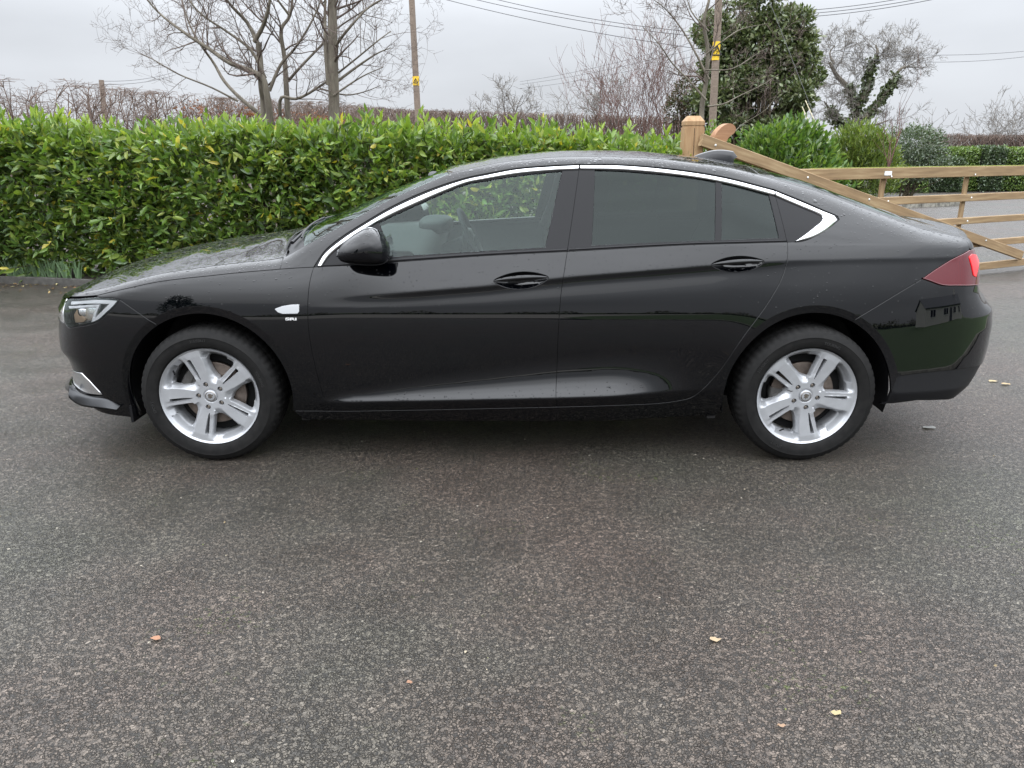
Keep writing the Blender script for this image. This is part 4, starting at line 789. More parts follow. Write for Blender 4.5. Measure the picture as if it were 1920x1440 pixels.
hp = [gtz(*p) for p in ((1330, 300), (1333, 262), (1341, 247), (1352, 236), (1363, 231.6), (1371, 234), (1375, 241), (1372.5, 249), (1363, 257), (1357, 268), (1356, 300))]; hp = crom(hp, 4)
m = MB(); V = [(x, y, z) for y in (-.038, .038) for x, z in hp]; n = len(hp); m.flat(V, [tuple(range(n)), tuple(range(n, 2*n))[::-1]]+[(i, n+i, n+(i+1) % n, (i+1) % n) for i in range(n)]); m.build('curved_heel', 'heel_timber', gate)
t0, z0 = gtz(1659, 321, .04); t1, z1 = gtz(1671.5, 328.6, .04); m = MB(); m.box(((t0+t1)/2, -.041, (z0+z1)/2), (t1-t0, .004, z0-z1)); m.build('maker_plate', 'plaque_white', gate)
pp = at(1295, 300, 8.62); post = empty('gate_post', (pp[0], 8.62, 0), label='square brown gate post with grooved chamfered top', category='post'); w = .105
def frus(mb, z0, z1, a, b, c=.012):
    o8 = lambda r: [(-r+c, -r), (r-c, -r), (r, -r+c), (r, r-c), (r-c, r), (-r+c, r), (-r, r-c), (-r, -r+c)]
    V = [(x, y, z0) for x, y in o8(a)]+[(x, y, z1) for x, y in o8(b)]; mb.flat(V, [(i, (i+1) % 8, 8+(i+1) % 8, 8+i) for i in range(8)]+[tuple(range(8, 16)), tuple(range(8))[::-1]])
zt = at(1295, 217.5, 8.62)[2]; zg = at(1295, 237, 8.62)[2]; m = MB(); frus(m, -.05, zg-.012, w, w); frus(m, zg-.012, zg+.010, w*.93, w*.93); m.build('shaft', 'post_timber', post); m = MB(); frus(m, zg+.010, zt-.055, w*.985, w*.985); frus(m, zt-.055, zt, w*.985, w*.58); m.build('cap', 'post_timber', post)
m = MB(); m.tube([(-.004, -w-.0005, zg-.02), (.002, -w-.0005, zg-.3), (-.003, -w-.0005, .2)], [.0022, .003, .002], 5); m.build('crack', 'cavity', post); m = MB(); m.box((.10, -.02, 1.1), (.12, .06, .05)); m.build('hinge_strap', 'wire', post)
# ---------------------------------------------------------------- poles, wires, stay
def pole(label, pix, Y, r0, r1, sv, group):
    P = at(np.array([p[0] for p in pix], float), np.array([p[1] for p in pix], float), Y); b = P[0].copy(); b[2] = 0; b[0] = P[0, 0]-(P[-1, 0]-P[0, 0])/(P[-1, 2]-P[0, 2])*P[0, 2]; t = empty('utility_pole', tuple(b), label=label, category='pole', group=group)
    m = MB(); pts = np.vstack([b, P])-b; m.tube(pts, np.linspace(r0, r1, len(pts)), 14); m.build('shaft', 'pole_timber', t)
    if sv is not None:
        c = at(*sv, Y)-b; m = MB(); th = np.radians(np.linspace(200, 340, 9)); rr = r0*1.06; h = .16; m.grid(np.array([[c+[rr*math.cos(a), rr*math.sin(a), s*h] for a in th] for s in (-1, 1)]), flip=False); s_ = m.build('warning_sign', 'sign_yellow', t)
        tri = np.array([(-.55, -.55), (.55, -.55), (0, .65)]); m = MB()
        for p, q in zip(tri, np.roll(tri, -1, 0)): m.tube([c+[p[0]*.16, -rr*1.03, p[1]*h*.85], c+[q[0]*.16, -rr*1.03, q[1]*h*.85]], .012, 4)
        m.tube([c+[.015, -rr*1.03, .06], c+[-.02, -rr*1.03, .0], c+[.02, -rr*1.03, -.01], c+[-.01, -rr*1.03, -.065]], .008, 4); m.build('warning_symbol', 'sign_black', s_)
    return t
pole('tall brown wooden pole with yellow warning sign against open sky', [(784, 225), (780, 150), (772, 0), (768, -80)], 31., .125, .105, (780, 152), 'wooden utility poles')
pole('wooden pole with yellow sign in front of the dark evergreen tree', [(1338, 190), (1341, 130), (1346, 40), (1350, -60)], 15.6, .072, .066, (1342, 96), 'wooden utility poles')
pole('short thin post standing in the bare hedge on the left', [(196, 215), (190, 150)], 24., .075, .07, None, 'wooden utility poles')
def wire_(label, a, Ya, b, Yb, sag=.3, r=.010, grp='overhead wires'):
    p, q = at(*a, Ya), at(*b, Yb); t = np.linspace(0, 1, 24)[:, None]; P = p+(q-p)*t-np.array([0, 0, sag])*(4*t*(1-t)); m = MB(); m.tube(P-p, r, 4); m.build('overhead_wire', 'wire', loc=tuple(p), label=label, category='wire', group=grp)
wire_('lowest of the three wires falling right across the upper sky', (820, -5), 30, (1345, 96), 27, .15); wire_('middle of the three wires falling right across the upper sky', (875, -5), 30, (1345, 72), 27, .15); wire_('highest of the three wires falling right across the upper sky', (915, -5), 30, (1345, 64), 27, .15)
for k, (v0, v1) in enumerate(((153, 90), (158, 104), (166, 118))): wire_('%s of three faint wires rising from the round tree' % ('highest', 'middle', 'lowest')[k], (975, v0), 75, (1330, v1-20), 50, .25, .012)
wire_('upper wire over the ivy-clad tree', (1500, 88), 34, (1990, 88), 44, .35); wire_('lower wire over the ivy-clad tree', (1500, 98), 34, (1990, 96), 44, .45)
for k, (v0, v1) in enumerate(((22, -25), (28, -18), (34, -12))): wire_('%s wire rising out of frame right of the evergreen' % ('highest', 'middle', 'lowest')[k], (1470, v0), 28, (1800, v1), 26, .12)
wire_('upper faint wire beside the short post on the left', (190, 152), 24, (330, 134), 30, .1, .007); wire_('lower faint wire beside the short post on the left', (190, 158), 24, (330, 140), 30, .1, .007)
p, q = at(1438, -10, 15.4), at(1566, 318, 13.2); stay = empty('pole_stay', tuple(q*[1, 1, 0]), label='thin guy wire with two pale guard rods behind the laurel bush', category='stay'); off = q*[1, 1, 0]; m = MB(); m.tube([p-off, q-off], .0035, 5); m.build('guy_wire', 'wire', stay)
for (a, b) in (((1510, 188), (1562, 305)), ((1504, 200), (1552, 312))): m = MB(); m.tube([at(*a, 13.4)-off, at(*b, 13.1)-off], .007, 6); m.build('guard_rod', 'guard_cream', stay)
m = MB()
for k, x in enumerate(np.linspace(0, 1, 5)[:-1]): pass
ka, kb = at(1695, 392, 20.2), at(1800, 386, 21.2)
kr = empty('kerb_row', (ka[0], ka[1], 0), label='mossy row of kerb stones beside the drive beyond the gate', category='kerb')
for k in range(4):
    a = ka+(kb-ka)*k/4; b = ka+(kb-ka)*(k+.97)/4; an = math.atan2(b[1]-a[1], b[0]-a[0]); c, s = math.cos(an), math.sin(an); m = MB(); m.box(((a+b)/2-[ka[0], ka[1], 0])*[1, 1, 0]+[0, 0, .07], (np.linalg.norm(b-a), .16, .16), rot=[[c, -s, 0], [s, c, 0], [0, 0, 1]]); m.build('kerb_stone', 'kerb_stone', kr)
# fallen leaves and grit on the drive
R = np.random.default_rng(3)
for k, (u, v, L_, c, lab) in enumerate(((293, 1200, .030, (.50, .27, .17), 'pinkish fallen leaf on the drive, lower left'), (1340, 1202, .030, (.55, .42, .27), 'tan fallen leaf on the drive, lower middle'), (1568, 1340, .022, (.55, .45, .25), 'small upright pale leaf near the bottom edge'), (1464, 1365, .018, (.45, .30, .2), 'tiny orange leaf scrap near the bottom edge'), (767, 1283, .014, (.45, .26, .17), 'tiny reddish leaf scrap in the lower middle'), (1862, 716, .045, (.62, .50, .30), 'pale dry leaf on the drive behind the car'), (1885, 722, .05, (.60, .45, .27), 'second pale dry leaf behind the car, at the frame edge'), (1742, 803, .06, (.50, .50, .48), 'whitish scuff of dried grit behind the rear wheel'))):
    d = ray(u, v); p = CAM+d*(-CAM[2]/d[2]); n = 9; L_ *= .72; c = tuple(q*.62 for q in c); th = np.linspace(0, 2*math.pi, n, endpoint=False); rr = L_*R.uniform(.6, 1.1, n); V = np.vstack([[[0, 0, .010]], np.stack([rr*np.cos(th), rr*np.sin(th)*.6, R.uniform(.004, .012, n)], 1)]); Fc = np.array([(0, i+1, (i+1) % n+1) for i in range(n)]); o = np_object('fallen_leaf', V, Fc, 'dead_leaf', None, np.array([c]*len(V))); o.location = tuple(p); o['label'] = lab; o['category'] = 'leaf'; o['group'] = 'litter on the drive'

# dead leaves and crumbs gathered along the edging, and grit scattered over the drive
n = 420; xs = R.uniform(-8, -1.5, n); ye = np.interp(xs, KERB[:, 0], KERB[:, 1]); P = np.stack([xs, ye-.02-R.random(n)**3*.5, np.full(n, .006)], 1); D = R.normal(size=(n, 3))*[1, 1, .15]; L_ = R.uniform(.015, .05, n)
V, Fc, cc = leaf_arrays(P, D, L_, L_*.5, np.array([(.20, .12, .06), (.30, .22, .10), (.12, .09, .05), (.34, .30, .16)])[R.integers(0, 4, n)]*R.uniform(.6, 1.2, (n, 1)), R, roll=np.tile([0., 0, 1.], (n, 1))+R.normal(size=(n, 3))*.2); np_object('leaf_litter', V, Fc, 'dead_leaf', None, cc, kind='stuff', label='scattered dead leaf crumbs along the bed edging', category='leaf litter')
n = 200; P = np.stack([R.uniform(-4, 4, n), R.uniform(1.3, 8.0, n), np.full(n, .004)], 1); L_ = R.uniform(.004, .011, n); V, Fc, cc = leaf_arrays(P, R.normal(size=(n, 3))*[1, 1, .2], L_, L_*.8, np.array([(.35, .30, .22), (.22, .17, .10), (.16, .18, .06), (.45, .42, .36)])[R.integers(0, 4, n)], R, roll=np.tile([0., 0, 1.], (n, 1))+R.normal(size=(n, 3))*.3); np_object('grit', V, Fc, 'dead_leaf', None, cc, kind='stuff', label='tiny bits of grit and leaf scattered over the drive', category='grit')
# ---------------------------------------------------------------- the car
car = empty('car', (CARX, CARY, 0), label='black five-door saloon-shaped hatchback with chrome window trim parked on the drive', category='car')
def PXL(*pts, n=10, smooth=True):       # a line of the photograph laid on the body side
    q = sz(pts); return crom(q, n) if smooth and len(q) > 2 else q
ztop = lambda s: np.interp(s, SG, ZTOP)
def e_line(s0, s1, dz=0.0, n=None): s = np.linspace(s0, s1, n or max(3, int(abs(s1-s0)/.02))); return np.stack([s, ztop(s)+dz], 1)
def arch(xc, a0, a1, R=None):
    a = np.radians(np.linspace(a0, a1, max(4, int(abs(a1-a0)/3)))); R = R or ARCH_R; return np.stack([xc+R*np.cos(a), ARCH_Z+R*np.sin(a)], 1)
def ang(p, xc): p = np.asarray(p); return math.degrees(math.atan2(p[1]-ARCH_Z, p[0]-xc))
# top skin between the two upper edges
_cs = [-1.60, -1.3, -1.0, -.742, -.49, -.29, -.12, .07, .25, .37, .50, .70, .95, 1.14, 1.38, 1.75, 2.1, 2.45, 2.62, 2.9, 3.14, 3.40, 3.65, 4.0, 4.4, 4.60]
_cc = [0, .008, .035, .058, .072, .055, .045, .045, .052, .050, .035, .015, .014, .016, .020, .026, .030, .038, .045, .050, .052, .045, .034, .028, .01, 0]
_bs = [-1.6, -.6, .1, .37, .50, .655, .94, 1.14, 1.5, 2.4, 2.9, 3.4, 3.8, 4.6]
_bb = [0, 0, -.05, -.11, -.13, -.115, -.075, -.045, 0, .02, .06, .07, .03, 0]
CROWN = np.interp(SG, _cs, _cc); BOW = np.interp(SG, _bs, _bb)
for _ in range(25):
    for a_ in (CROWN, BOW): a_[1:-1] = .25*a_[:-2]+.5*a_[1:-1]+.25*a_[2:]
ETAS = .7
def top_pos(s, e):
    E = tab(SURF_P, s, ztop(s)); c = np.interp(s, SG, CROWN); b = np.interp(s, SG, BOW)
    k = 1-e**2
    return np.stack([E[:, 0]+b*k, E[:, 1]*-e, E[:, 2]+c*k], 1)
def top_ev(q):
    s = np.clip(q[:, 0], S0+.004, S1-.004); e = np.clip(q[:, 1]/ETAS, -1, 1); h = .006
    P = top_pos(s, e); a = top_pos(np.clip(s+h, S0, S1), e)-top_pos(np.clip(s-h, S0, S1), e); b = top_pos(s, e+h)-top_pos(s, e-h)
    N = np.cross(a, b); N *= np.where(N[:, 2] < 0, -1, 1)[:, None]; return P, N
def top_rect(s0, s1, e=1.0, step=.04):
    a = np.linspace(-e*ETAS, e*ETAS, 30); f0 = s0 if callable(s0) else (lambda x: s0+0*x); f1 = s1 if callable(s1) else (lambda x: s1+0*x)
    A = np.stack([f0(a/ETAS), a], 1); B = np.stack([f1(a/ETAS), a], 1)[::-1]
    m = max(3, int(abs(f1(1.0)-f0(1.0))/step)); t = np.linspace(0, 1, m)[1:-1, None]
    return np.vstack([A, A[-1]+(B[0]-A[-1])*t, B, B[-1]+(A[0]-B[-1])*t])
def mirrored(o, name=None):
    c = copy_tree(o, o.parent); c.scale = (c.scale[0], -c.scale[1], c.scale[2]); return c

# ---- lines of the body side
HOODLINE = PXL((182,554),(199,549.7),(246,539),(293,529),(340,522.5),(387,517.7),(442.5,511.7),(524.5,504.7))
WINGTOP = PXL((524.5,504.7),(556,502.6),(588,501))
COWLUP = PXL((524.5,504.7),(527,498),(531.6,483),(540,467)); COWLUP = np.vstack([COWLUP, [COWLUP[-1, 0]+.012, ztop(COWLUP[-1, 0]+.012)-.002]])
BUMPWING = PXL((225,562),(254,582.5),(280.6,601),(294.7,610))
DOORFRONT = PXL((588,501),(581.6,525),(577.7,556),(577,587.5),(579,622),(589,680),(605,739),(616,767.5))
DOORB = PXL((1063.5,472),(1052,552),(1047,620),(1044,699),(1042.5,745),(1044,763))
SILL_A = PXL((556,772),(616,771)); SILL_B = PXL((616,771),(880,767),(1044,763.4)); 
REARCURVE = PXL((1044,763.4),(1160,760),(1233,756.6),(1270,752),(1296,745.6),(1317.5,730),(1349,695.6),(1392.5,633),(1442.5,564),(1467.5,517.5),(1477,482),(1476.6,454))
BELT_F = PXL((588,501),(669,497),(731,492.5),(906,480),(1063.5,472)); BELT_R = PXL((1063.5,472),(1300,459),(1409,456),(1476.6,454))
DLO_F = PXL((588,501),(595.6,488),(611,467.5),(642.5,442.5),(689,413),(736,386),(783,364),(830,346),(877,332),(906,326),(969,315),(1040,309.5),(1087,307.5))
DLO_R = PXL((1087,307.5),(1165,308.4),(1259,316),(1352,330),(1451.6,355)); DLO_Q = PXL((1451.6,355),(1503,375.6),(1550,396),(1569,404),(1575,409),(1570,415),(1550,430),(1519,447.5),(1501.6,453),(1476.6,454))
PILLAR_B = PXL((1087,307.5),(1063.5,472)); PILLAR_C = PXL((1451.6,355),(1476.6,454))
RBUMP = PXL((1729,523),(1689,547),(1602,599.5))
LAMPTOP_R = PXL((1729,523),(1752,506.6),(1791,483),(1817.5,468.5))
aw = ang(SILL_A[0], 0.0); ab = ang(BUMPWING[-1], 0.0); ar = ang(RBUMP[-1], 2.829)
def snap(curve, end, p): c = curve.copy(); c[end] = p; return c
A0 = arch(0.0, aw, ab); BUMPWING = snap(BUMPWING, -1, A0[-1]); SILL_A = snap(SILL_A, 0, A0[0])
HL0 = HOODLINE[0]
def creases(*fs, s0, s1):
    s = np.arange(s0, s1, .02); return np.vstack([np.stack([s, f(s)+d], 1) for f in fs for d in (-.062, -.050, -.040, -.032, -.025, -.018, -.011, -.007, -.004, -.001, .002, .005, .010)])

def lips(xc, a0, a1):
    a = np.radians(np.arange(a0, a1, 2.2)); return np.vstack([np.stack([xc+r*np.cos(a), ARCH_Z+r*np.sin(a)], 1) for r in (ARCH_R+LIP*.5, ARCH_R+LIP-.0015, ARCH_R+LIP+.0015, ARCH_R+LIP+.012)])
# front wing
mb = MB(); LAMPTOP_F = PXL((225,562),(219.7,560),(200,557.8),(182,556.5))
panel(mb, loop(HOODLINE, WINGTOP, DOORFRONT, SILL_A[::-1], A0, BUMPWING[::-1], LAMPTOP_F, step=.018), h=.021, gap=.0022, extra=lips(0., -10, 175))
wing = mb.build('front_wing', 'paint', car)
# doors
def eye(pts): return crom(sz(pts), 10, closed=True)
EYE_F = eye([(926,527),(945,516),(978,509.5),(1010,512.5),(1028.5,520.5),(1010,535),(977,542.5),(945,538.5)])
EYE_R = eye([(1334,496.5),(1352,486),(1384,480),(1415,483),(1433,490.5),(1415,504),(1383,510.5),(1352,507)])
mb = MB(); FD = loop(DOORFRONT[::-1], BELT_F, DOORB, SILL_B[::-1], step=.018)
panel(mb, FD, [EYE_F], gap=.0022, extra=creases(crease_z, edge_z, s0=.55, s1=1.66)); fdoor = mb.build('front_door', 'paint', car)
mb = MB(); RD = loop(DOORB[::-1], BELT_R, REARCURVE[::-1], step=.018)
panel(mb, RD, [EYE_R], gap=.0022, extra=creases(crease_z, edge_z, s0=1.6, s1=2.7)); rdoor = mb.build('rear_door', 'paint', car)
# body side: sill, rear quarter, rear pillar, roof rail and windscreen pillar in one pressing
zb = lambda s: np.interp(s, [.40, .44, 1.0, 1.7, 2.40, 2.46], [.235, .205, .205, .212, .215, .235])
SB = np.stack([np.linspace(.415, 2.445, 90), zb(np.linspace(.415, 2.445, 90))], 1)
ab2 = ang(SB[-1], 2.829); A1 = arch(2.829, ab2 % 360, ar)   # over the rear wheel, front to back
RBUMP = snap(RBUMP, -1, A1[-1]); sTL = LAMPTOP_R[-1, 0]
SP_S = 3.66
UP = np.array([LAMPTOP_R[-1], [max(sTL+.01, SP_S), ztop(SP_S)-.003]])
mb = MB()
BS = loop(REARCURVE[::-1], SILL_B[::-1][:], SILL_A[::-1], SB, A1, RBUMP[::-1], LAMPTOP_R, UP, e_line(UP[-1, 0], COWLUP[-1, 0], -.0005), COWLUP[::-1], WINGTOP, DLO_F, DLO_R, DLO_Q, step=.016)
panel(mb, BS, gap=.0022, h=.021, extra=np.vstack([creases(crease_z, s0=2.7, s1=3.6), lips(2.829, 20, 200)])); bside = mb.build('body_side', 'paint', car)
# front bumper with the grille opening left free
BB = PXL((251,783),(199,776),(168,763.5),(150,753)); abf = ang(BB[0], 0.0)
A2 = arch(0.0, ab, abf % 360)
low = np.array([BB[-1], [-.95, .262], [-1.2, .245], [S0+.002, .24]]); LB = PXL((225,562),(215,574.7),(199,590),(184,603),(168,609),(143,613),(127.5,613.8),(121,605))
nosetop = np.array([[S0+.002, .66], [-1.2, .658], [-.95, .655], [LB[-1, 0]-.02, LB[-1, 1]-.004]])
GR = np.array([[-1.56, .42], [-1.15, .42], [-1.02, .52], [-.98, .60], [-1.02, .645], [-1.56, .645]])
FOG = PXL((135,692),(152,697),(167,712),(196,743),(172,744.5),(150,737),(139,724),(134.5,708), smooth=False)
mb = MB(); FB = loop(BUMPWING, A2, BB, low, low[-1:], nosetop, LB[::-1], step=.018)
panel(mb, FB, [loop(*[np.array([a, b]) for a, b in zip(GR, np.roll(GR, -1, 0))], step=.03), loop(*[np.array([a, b]) for a, b in zip(FOG, np.roll(FOG, -1, 0))], step=.02)], gap=.0022, extra=lips(0., 120, 200))
fbump = mb.build('front_bumper', 'paint', car)
def patch(name, mats, poly, parent, off=0., h=.03, flange=.012, gap=0., ev=side_ev, holes=()):
    m = MB(); panel(m, poly, holes, h=h, off=off, flange=flange, gap=gap, ev=ev); return m.build(name, mats, parent)
def ringloop(P, step=.02): P = np.asarray(P); return loop(*[np.array([a, b]) for a, b in zip(P, np.roll(P, -1, 0))], step=step)
patch('grille', 'trim_black', ringloop(np.array([[S0+.003, .41], [-1.13, .41], [-1.0, .52], [-.96, .60], [-1.0, .655], [S0+.003, .655]])), fbump, off=-.03)
for z in (.46, .51, .56, .61): patch('grille_bar', 'piano_black', ringloop(np.array([[S0+.003, z], [-1.06, z], [-1.06, z+.015], [S0+.003, z+.015]])), fbump, off=-.012, flange=.018)
patch('grille_wing', 'chrome', loop(nosetop, np.array([[LB[-1, 0]-.02, .66], [LB[-1, 0]-.03, .765]]), e_line(LB[-1, 0]-.03, S0+.003, -.02), step=.02), fbump, off=-.002)
# chrome blade and splitter in the lower bumper
m = MB(); panel(m, ringloop(FOG), off=-.022, flange=.02); m.build('fog_recess', 'trim_black', fbump)
patch('chrome_blade', 'satin_chrome', ringloop(PXL((137,694),(154,700),(168,714),(192,739.5),(168,737),(146,726),(138,710), smooth=False)), fbump, off=.004)
def strip(mb, A, B, bulge=.005, off=.002, k=6, ends=True, ev=side_ev, n=None, offA=0.0):
    n = n or max(8, int(np.linalg.norm(np.diff(A, axis=0), axis=1).sum()/.02)); 
    def rs(c): L = np.r_[0, np.cumsum(np.linalg.norm(np.diff(c, axis=0), axis=1))]; q = np.linspace(0, L[-1], n); return np.stack([np.interp(q, L, c[:, i]) for i in (0, 1)], 1)
    A, B = rs(np.asarray(A)), rs(np.asarray(B)); rows = []
    for t in np.linspace(0, 1, k):
        P, N = ev(A*(1-t)+B*t); N /= np.linalg.norm(N, axis=1)[:, None]; rows.append(P+N*(off+offA*(1-t)+bulge*(1-(2*t-1)**2)))
    G = np.array(rows); P0, N0 = ev(A); P1, N1 = ev(B); G = np.concatenate([(P0-N0*.008)[None], G, (P1-N1*.008)[None]], 0)
    a = np.cross(G[3, 1]-G[3, 0], G[4, 0]-G[3, 0]); fl = (a*N0[0]).sum() < 0
    mb.grid(G, flip=not fl)
m = MB(); strip(m, PXL((140,731),(152,748),(184,759),(226,762.5)), PXL((140,728),(168,743.5),(198,747.5),(226,761)), bulge=.001, off=.002, offA=.030); m.build('splitter', 'silver_trim', fbump)
# bonnet: flank strip on both sides and the top
HS1 = COWLUP[-1, 0]-.004
mb = MB(); fl_ = loop(HOODLINE, COWLUP[:-1], e_line(HS1, -.70, -.0005), np.array([[-.70, ztop(-.70)-.012], HL0]), step=.018)
V0 = mb.k; panel(mb, fl_, gap=.0022)
Vn, Nn, Fn = np.vstack(mb.v), np.vstack(mb.n), list(mb.f)
mb.add(Vn*[1, -1, 1], [f[::-1] for f in Fn], Nn*[1, -1, 1])
hood_rear = lambda e: HS1-.055*(1-abs(e)**3)*0-.0+0*e
panel(mb, top_rect(-1.53, hood_rear), ev=top_ev, h=.05, flange=.012)
panel(mb, loop(e_line(-1.53, -.70, -.0005), np.array([[-.70, ztop(-.70)-.014]]), e_line(-.72, -1.53, -.016), step=.02), flange=0)
mb.build('bonnet', 'paint', car)
patch('cowl', 'trim_black', top_rect(HS1-.03, .50), car, off=-.022, ev=top_ev, h=.06, flange=.0)
WS0, WS1 = .474, 1.135
patch('windscreen', 'glass_screen', top_rect(WS0, WS1, .985), car, off=-.003, ev=top_ev, h=.06, flange=.005)
roof = patch('roof', 'paint', top_rect(WS1+.004, 2.60), car, ev=top_ev, h=.06, flange=.012)
patch('rear_window', 'glass_privacy', top_rect(2.70, 3.36, .90), car, off=-.004, ev=top_ev, h=.06, flange=.005)
mb = MB(); R1 = top_rect(2.606, 4.545); HO = top_rect(2.695, 3.365, .905)
panel(mb, R1, [HO], ev=top_ev, h=.05, flange=.012)
TG = loop(np.array([[SP_S+.006, ztop(SP_S)-.004], [sTL+.006, LAMPTOP_R[-1, 1]+.004], [4.02, .985], [4.02, .80], [S1-.004, .80]]), e_line(S1-.004, SP_S+.006, -.0005), step=.025)
for sgn in (1, -1):
    m2 = MB(); panel(m2, TG, flange=.010)
    V_, N_ = np.vstack(m2.v), np.vstack(m2.n); mb.add(V_*[1, sgn, 1], m2.f if sgn == 1 else [f[::-1] for f in m2.f], N_*[1, sgn, 1])
tailgate = mb.build('tailgate', 'paint', car)
# tail spoiler: a lip that grows out of the tailgate
ys = np.linspace(-.685, .685, 45); rows = []
for y in ys:
    a = abs(y)/.685; f = 1-a**5; x0 = 3.45-.05*a**2; xe = 3.795-.205*a**2.6; zt_ = 1.062-.028*a**2+.026*f; lo_ = 1.040-.022*a**2
    prof = [(x0, zt_-.022*f-.004), (x0+.05, zt_-.006), (x0+.12, zt_), (xe-.12, zt_-.001), (xe-.05, zt_-.010), (xe-.014, zt_-.022), (xe-.002, zt_-.033), (xe-.004, zt_-.042), (xe-.05, lo_-.012), (x0+.08, lo_-.022)]
    rows.append([(px, y, pz) for px, pz in prof])
m = MB(); m.grid(np.array(rows)); 
for e_ in (rows[0], rows[-1]): m.add(np.array(e_), [tuple(range(len(e_)))])
m.build('spoiler', 'paint', tailgate)
# rear bumper, valance
VL = PXL((1683,706),(1720.6,700.5),(1783,694),(1838,684)); vl_in = np.vstack([VL, [[4.1, .385], [S1-.004, .39]]])
abr = ang(VL[0], 2.829)
A3 = arch(2.829, ar, 1.0)
LB_R = PXL((1729,523),(1744,528),(1766,535.5),(1798.8,536.5),(1834,535)); tl_low = np.array([LB_R[-1], [4.02, .80], [S1-.004, .80]])
mb = MB(); side_pt = np.array([A3[-1], VL[0]])
panel(mb, loop(LB_R, tl_low[1:], np.array([tl_low[-1], vl_in[-1]]), vl_in[::-1], side_pt[::-1], A3[::-1], RBUMP[::-1], step=.02), gap=.0022, extra=lips(2.829, -10, 70))
rbump = mb.build('rear_bumper', 'paint', car)
VB = PXL((1652,759.5),(1720.6,751)); VB = np.vstack([VB, [[3.64, .285], [3.76, .332], [3.95, .355], [4.2, .365], [S1-.004, .365]]])
A4 = arch(2.829, 1.0, ang(VB[0], 2.829))
mb = MB(); panel(mb, loop(vl_in, np.array([vl_in[-1], VB[-1]]), VB[::-1], A4[::-1], side_pt, step=.02), off=-.004)
mb.build('rear_valance', 'trim_black', rbump)
# tail lamp
TLP = loop(LAMPTOP_R, np.array([LAMPTOP_R[-1], [4.0, .98], [4.0, .81]]), LB_R[::-1], step=.018)
tl = patch('tail_lamp', 'tail_red', TLP, car, off=.002, gap=.003)
RED = ringloop(sz([(1816,481.6),(1821,477),(1829,479),(1833,490),(1833,497),(1828,519),(1824,516)]), .015)
patch('rear_light_cluster', 'lamp_red_lit', RED, tl, off=.006, flange=.006, h=.02)
m = MB(); strip(m, LB_R+[0, .006], LB_R+[0, .002], bulge=.002, off=.004); m.build('light_guide', 'tail_red', tl)
# headlamp
HLP = loop(LAMPTOP_F, np.vstack([LAMPTOP_F[-1:], [[-.60, .786], [-.70, .775], [LB[-1, 0]-.012, .758]]]), np.array([[LB[-1, 0]-.012, .755], LB[-1]]), LB[::-1], step=.016)
hl = patch('headlamp', 'lamp_bowl', HLP, car, off=-.055, flange=.0, gap=.004)
patch('lens', 'lamp_lens', HLP, hl, off=.001, flange=.004, gap=.004)
patch('lamp_rim', 'trim_black', HLP, hl, off=.0, flange=.03, gap=.002, holes=[inset(HLP, .007)], h=.02)
DR = sz([(131,564),(160,562.5),(200,562.5),(221,564),(212,575),(196,590),(180,601.5),(168,604),(183,590),(198,575),(204,569.5),(180,568.5),(150,569),(129,570)])
patch('daytime_light', 'lamp_drl', ringloop(DR, .012), hl, off=-.008, flange=.012, h=.015)
DR2 = sz([(122,573),(182,571.5),(171,601),(168,601),(177,575),(124,577)]); patch('light_bar', 'lamp_drl', ringloop(DR2, .01), hl, off=-.014, flange=.01, h=.012)
patch('reflector', 'lamp_reflector', ringloop(sz([(126,577),(176,576),(166,602),(145,607),(128,606)]), .015), hl, off=-.035, flange=.01, h=.02)
patch('turn_signal', 'lamp_amber', ringloop(sz([(127,590),(133,580),(150,601),(146,605),(130,606)]), .012), hl, off=-.028, flange=.01, h=.02)
m = MB(); m.lathe([(.0, -.004), (.018, -.003), (.028, .002), (.034, .012), (.036, .03)], 24); pj = tab(SURF_P, -.60, .715); m.build('projector_lens', 'chrome', hl, loc=tuple(pj+np.array([0, .036, 0])))
# ---- windows
def bnd(A, B): return np.array([A, B])
GL_F = loop(PXL((709.7,416.5),(736,403.4),(783,382),(830,361),(877,343),(906,338),(969,327.5),(1030,321),(1055,319)), PXL((1055,319),(1041,380),(1023,464)), PXL((1023,464),(900,471.5),(747,480.5),(735,481.5)), PXL((735,481.5),(722,450),(709.7,416.5)), step=.016)
FRF = loop(DLO_F, PILLAR_B, BELT_F[::-1], step=.016)
frf = patch('window_frame', 'piano_black', FRF, fdoor, off=-.004, gap=.0022, holes=[GL_F], flange=.014)
GL_R = loop(PXL((1115,317),(1165,319),(1227.5,324),(1290,330.5),(1343,339)), PXL((1343,339),(1341.6,450.6)), PXL((1341.6,450.6),(1225,455),(1109,460.5)), PXL((1109,460.5),(1115,317)), step=.016)
GL_Q = loop(PXL((1353,340.6),(1400,351),(1443,363)), PXL((1443,363),(1462.5,446)), PXL((1462.5,446),(1352.5,450)), PXL((1352.5,450),(1353,340.6)), step=.016)
FRR = loop(DLO_R, PILLAR_C, BELT_R[::-1], PILLAR_B[::-1], step=.016)
frr = patch('window_frame', 'piano_black', FRR, rdoor, off=-.004, gap=.0022, holes=[GL_R, GL_Q], flange=.014)
patch('window_glass', 'glass_clear', GL_F, fdoor, off=-.009, flange=.004)
patch('window_glass', 'glass_privacy', GL_R, rdoor, off=-.009, flange=.004)
patch('quarter_glass', 'glass_privacy', GL_Q, rdoor, off=-.009, flange=.004)
patch('rear_side_panel', 'piano_black', loop(DLO_Q, PILLAR_C[::-1], step=.016), bside, off=-.004, gap=.0022, flange=.014)
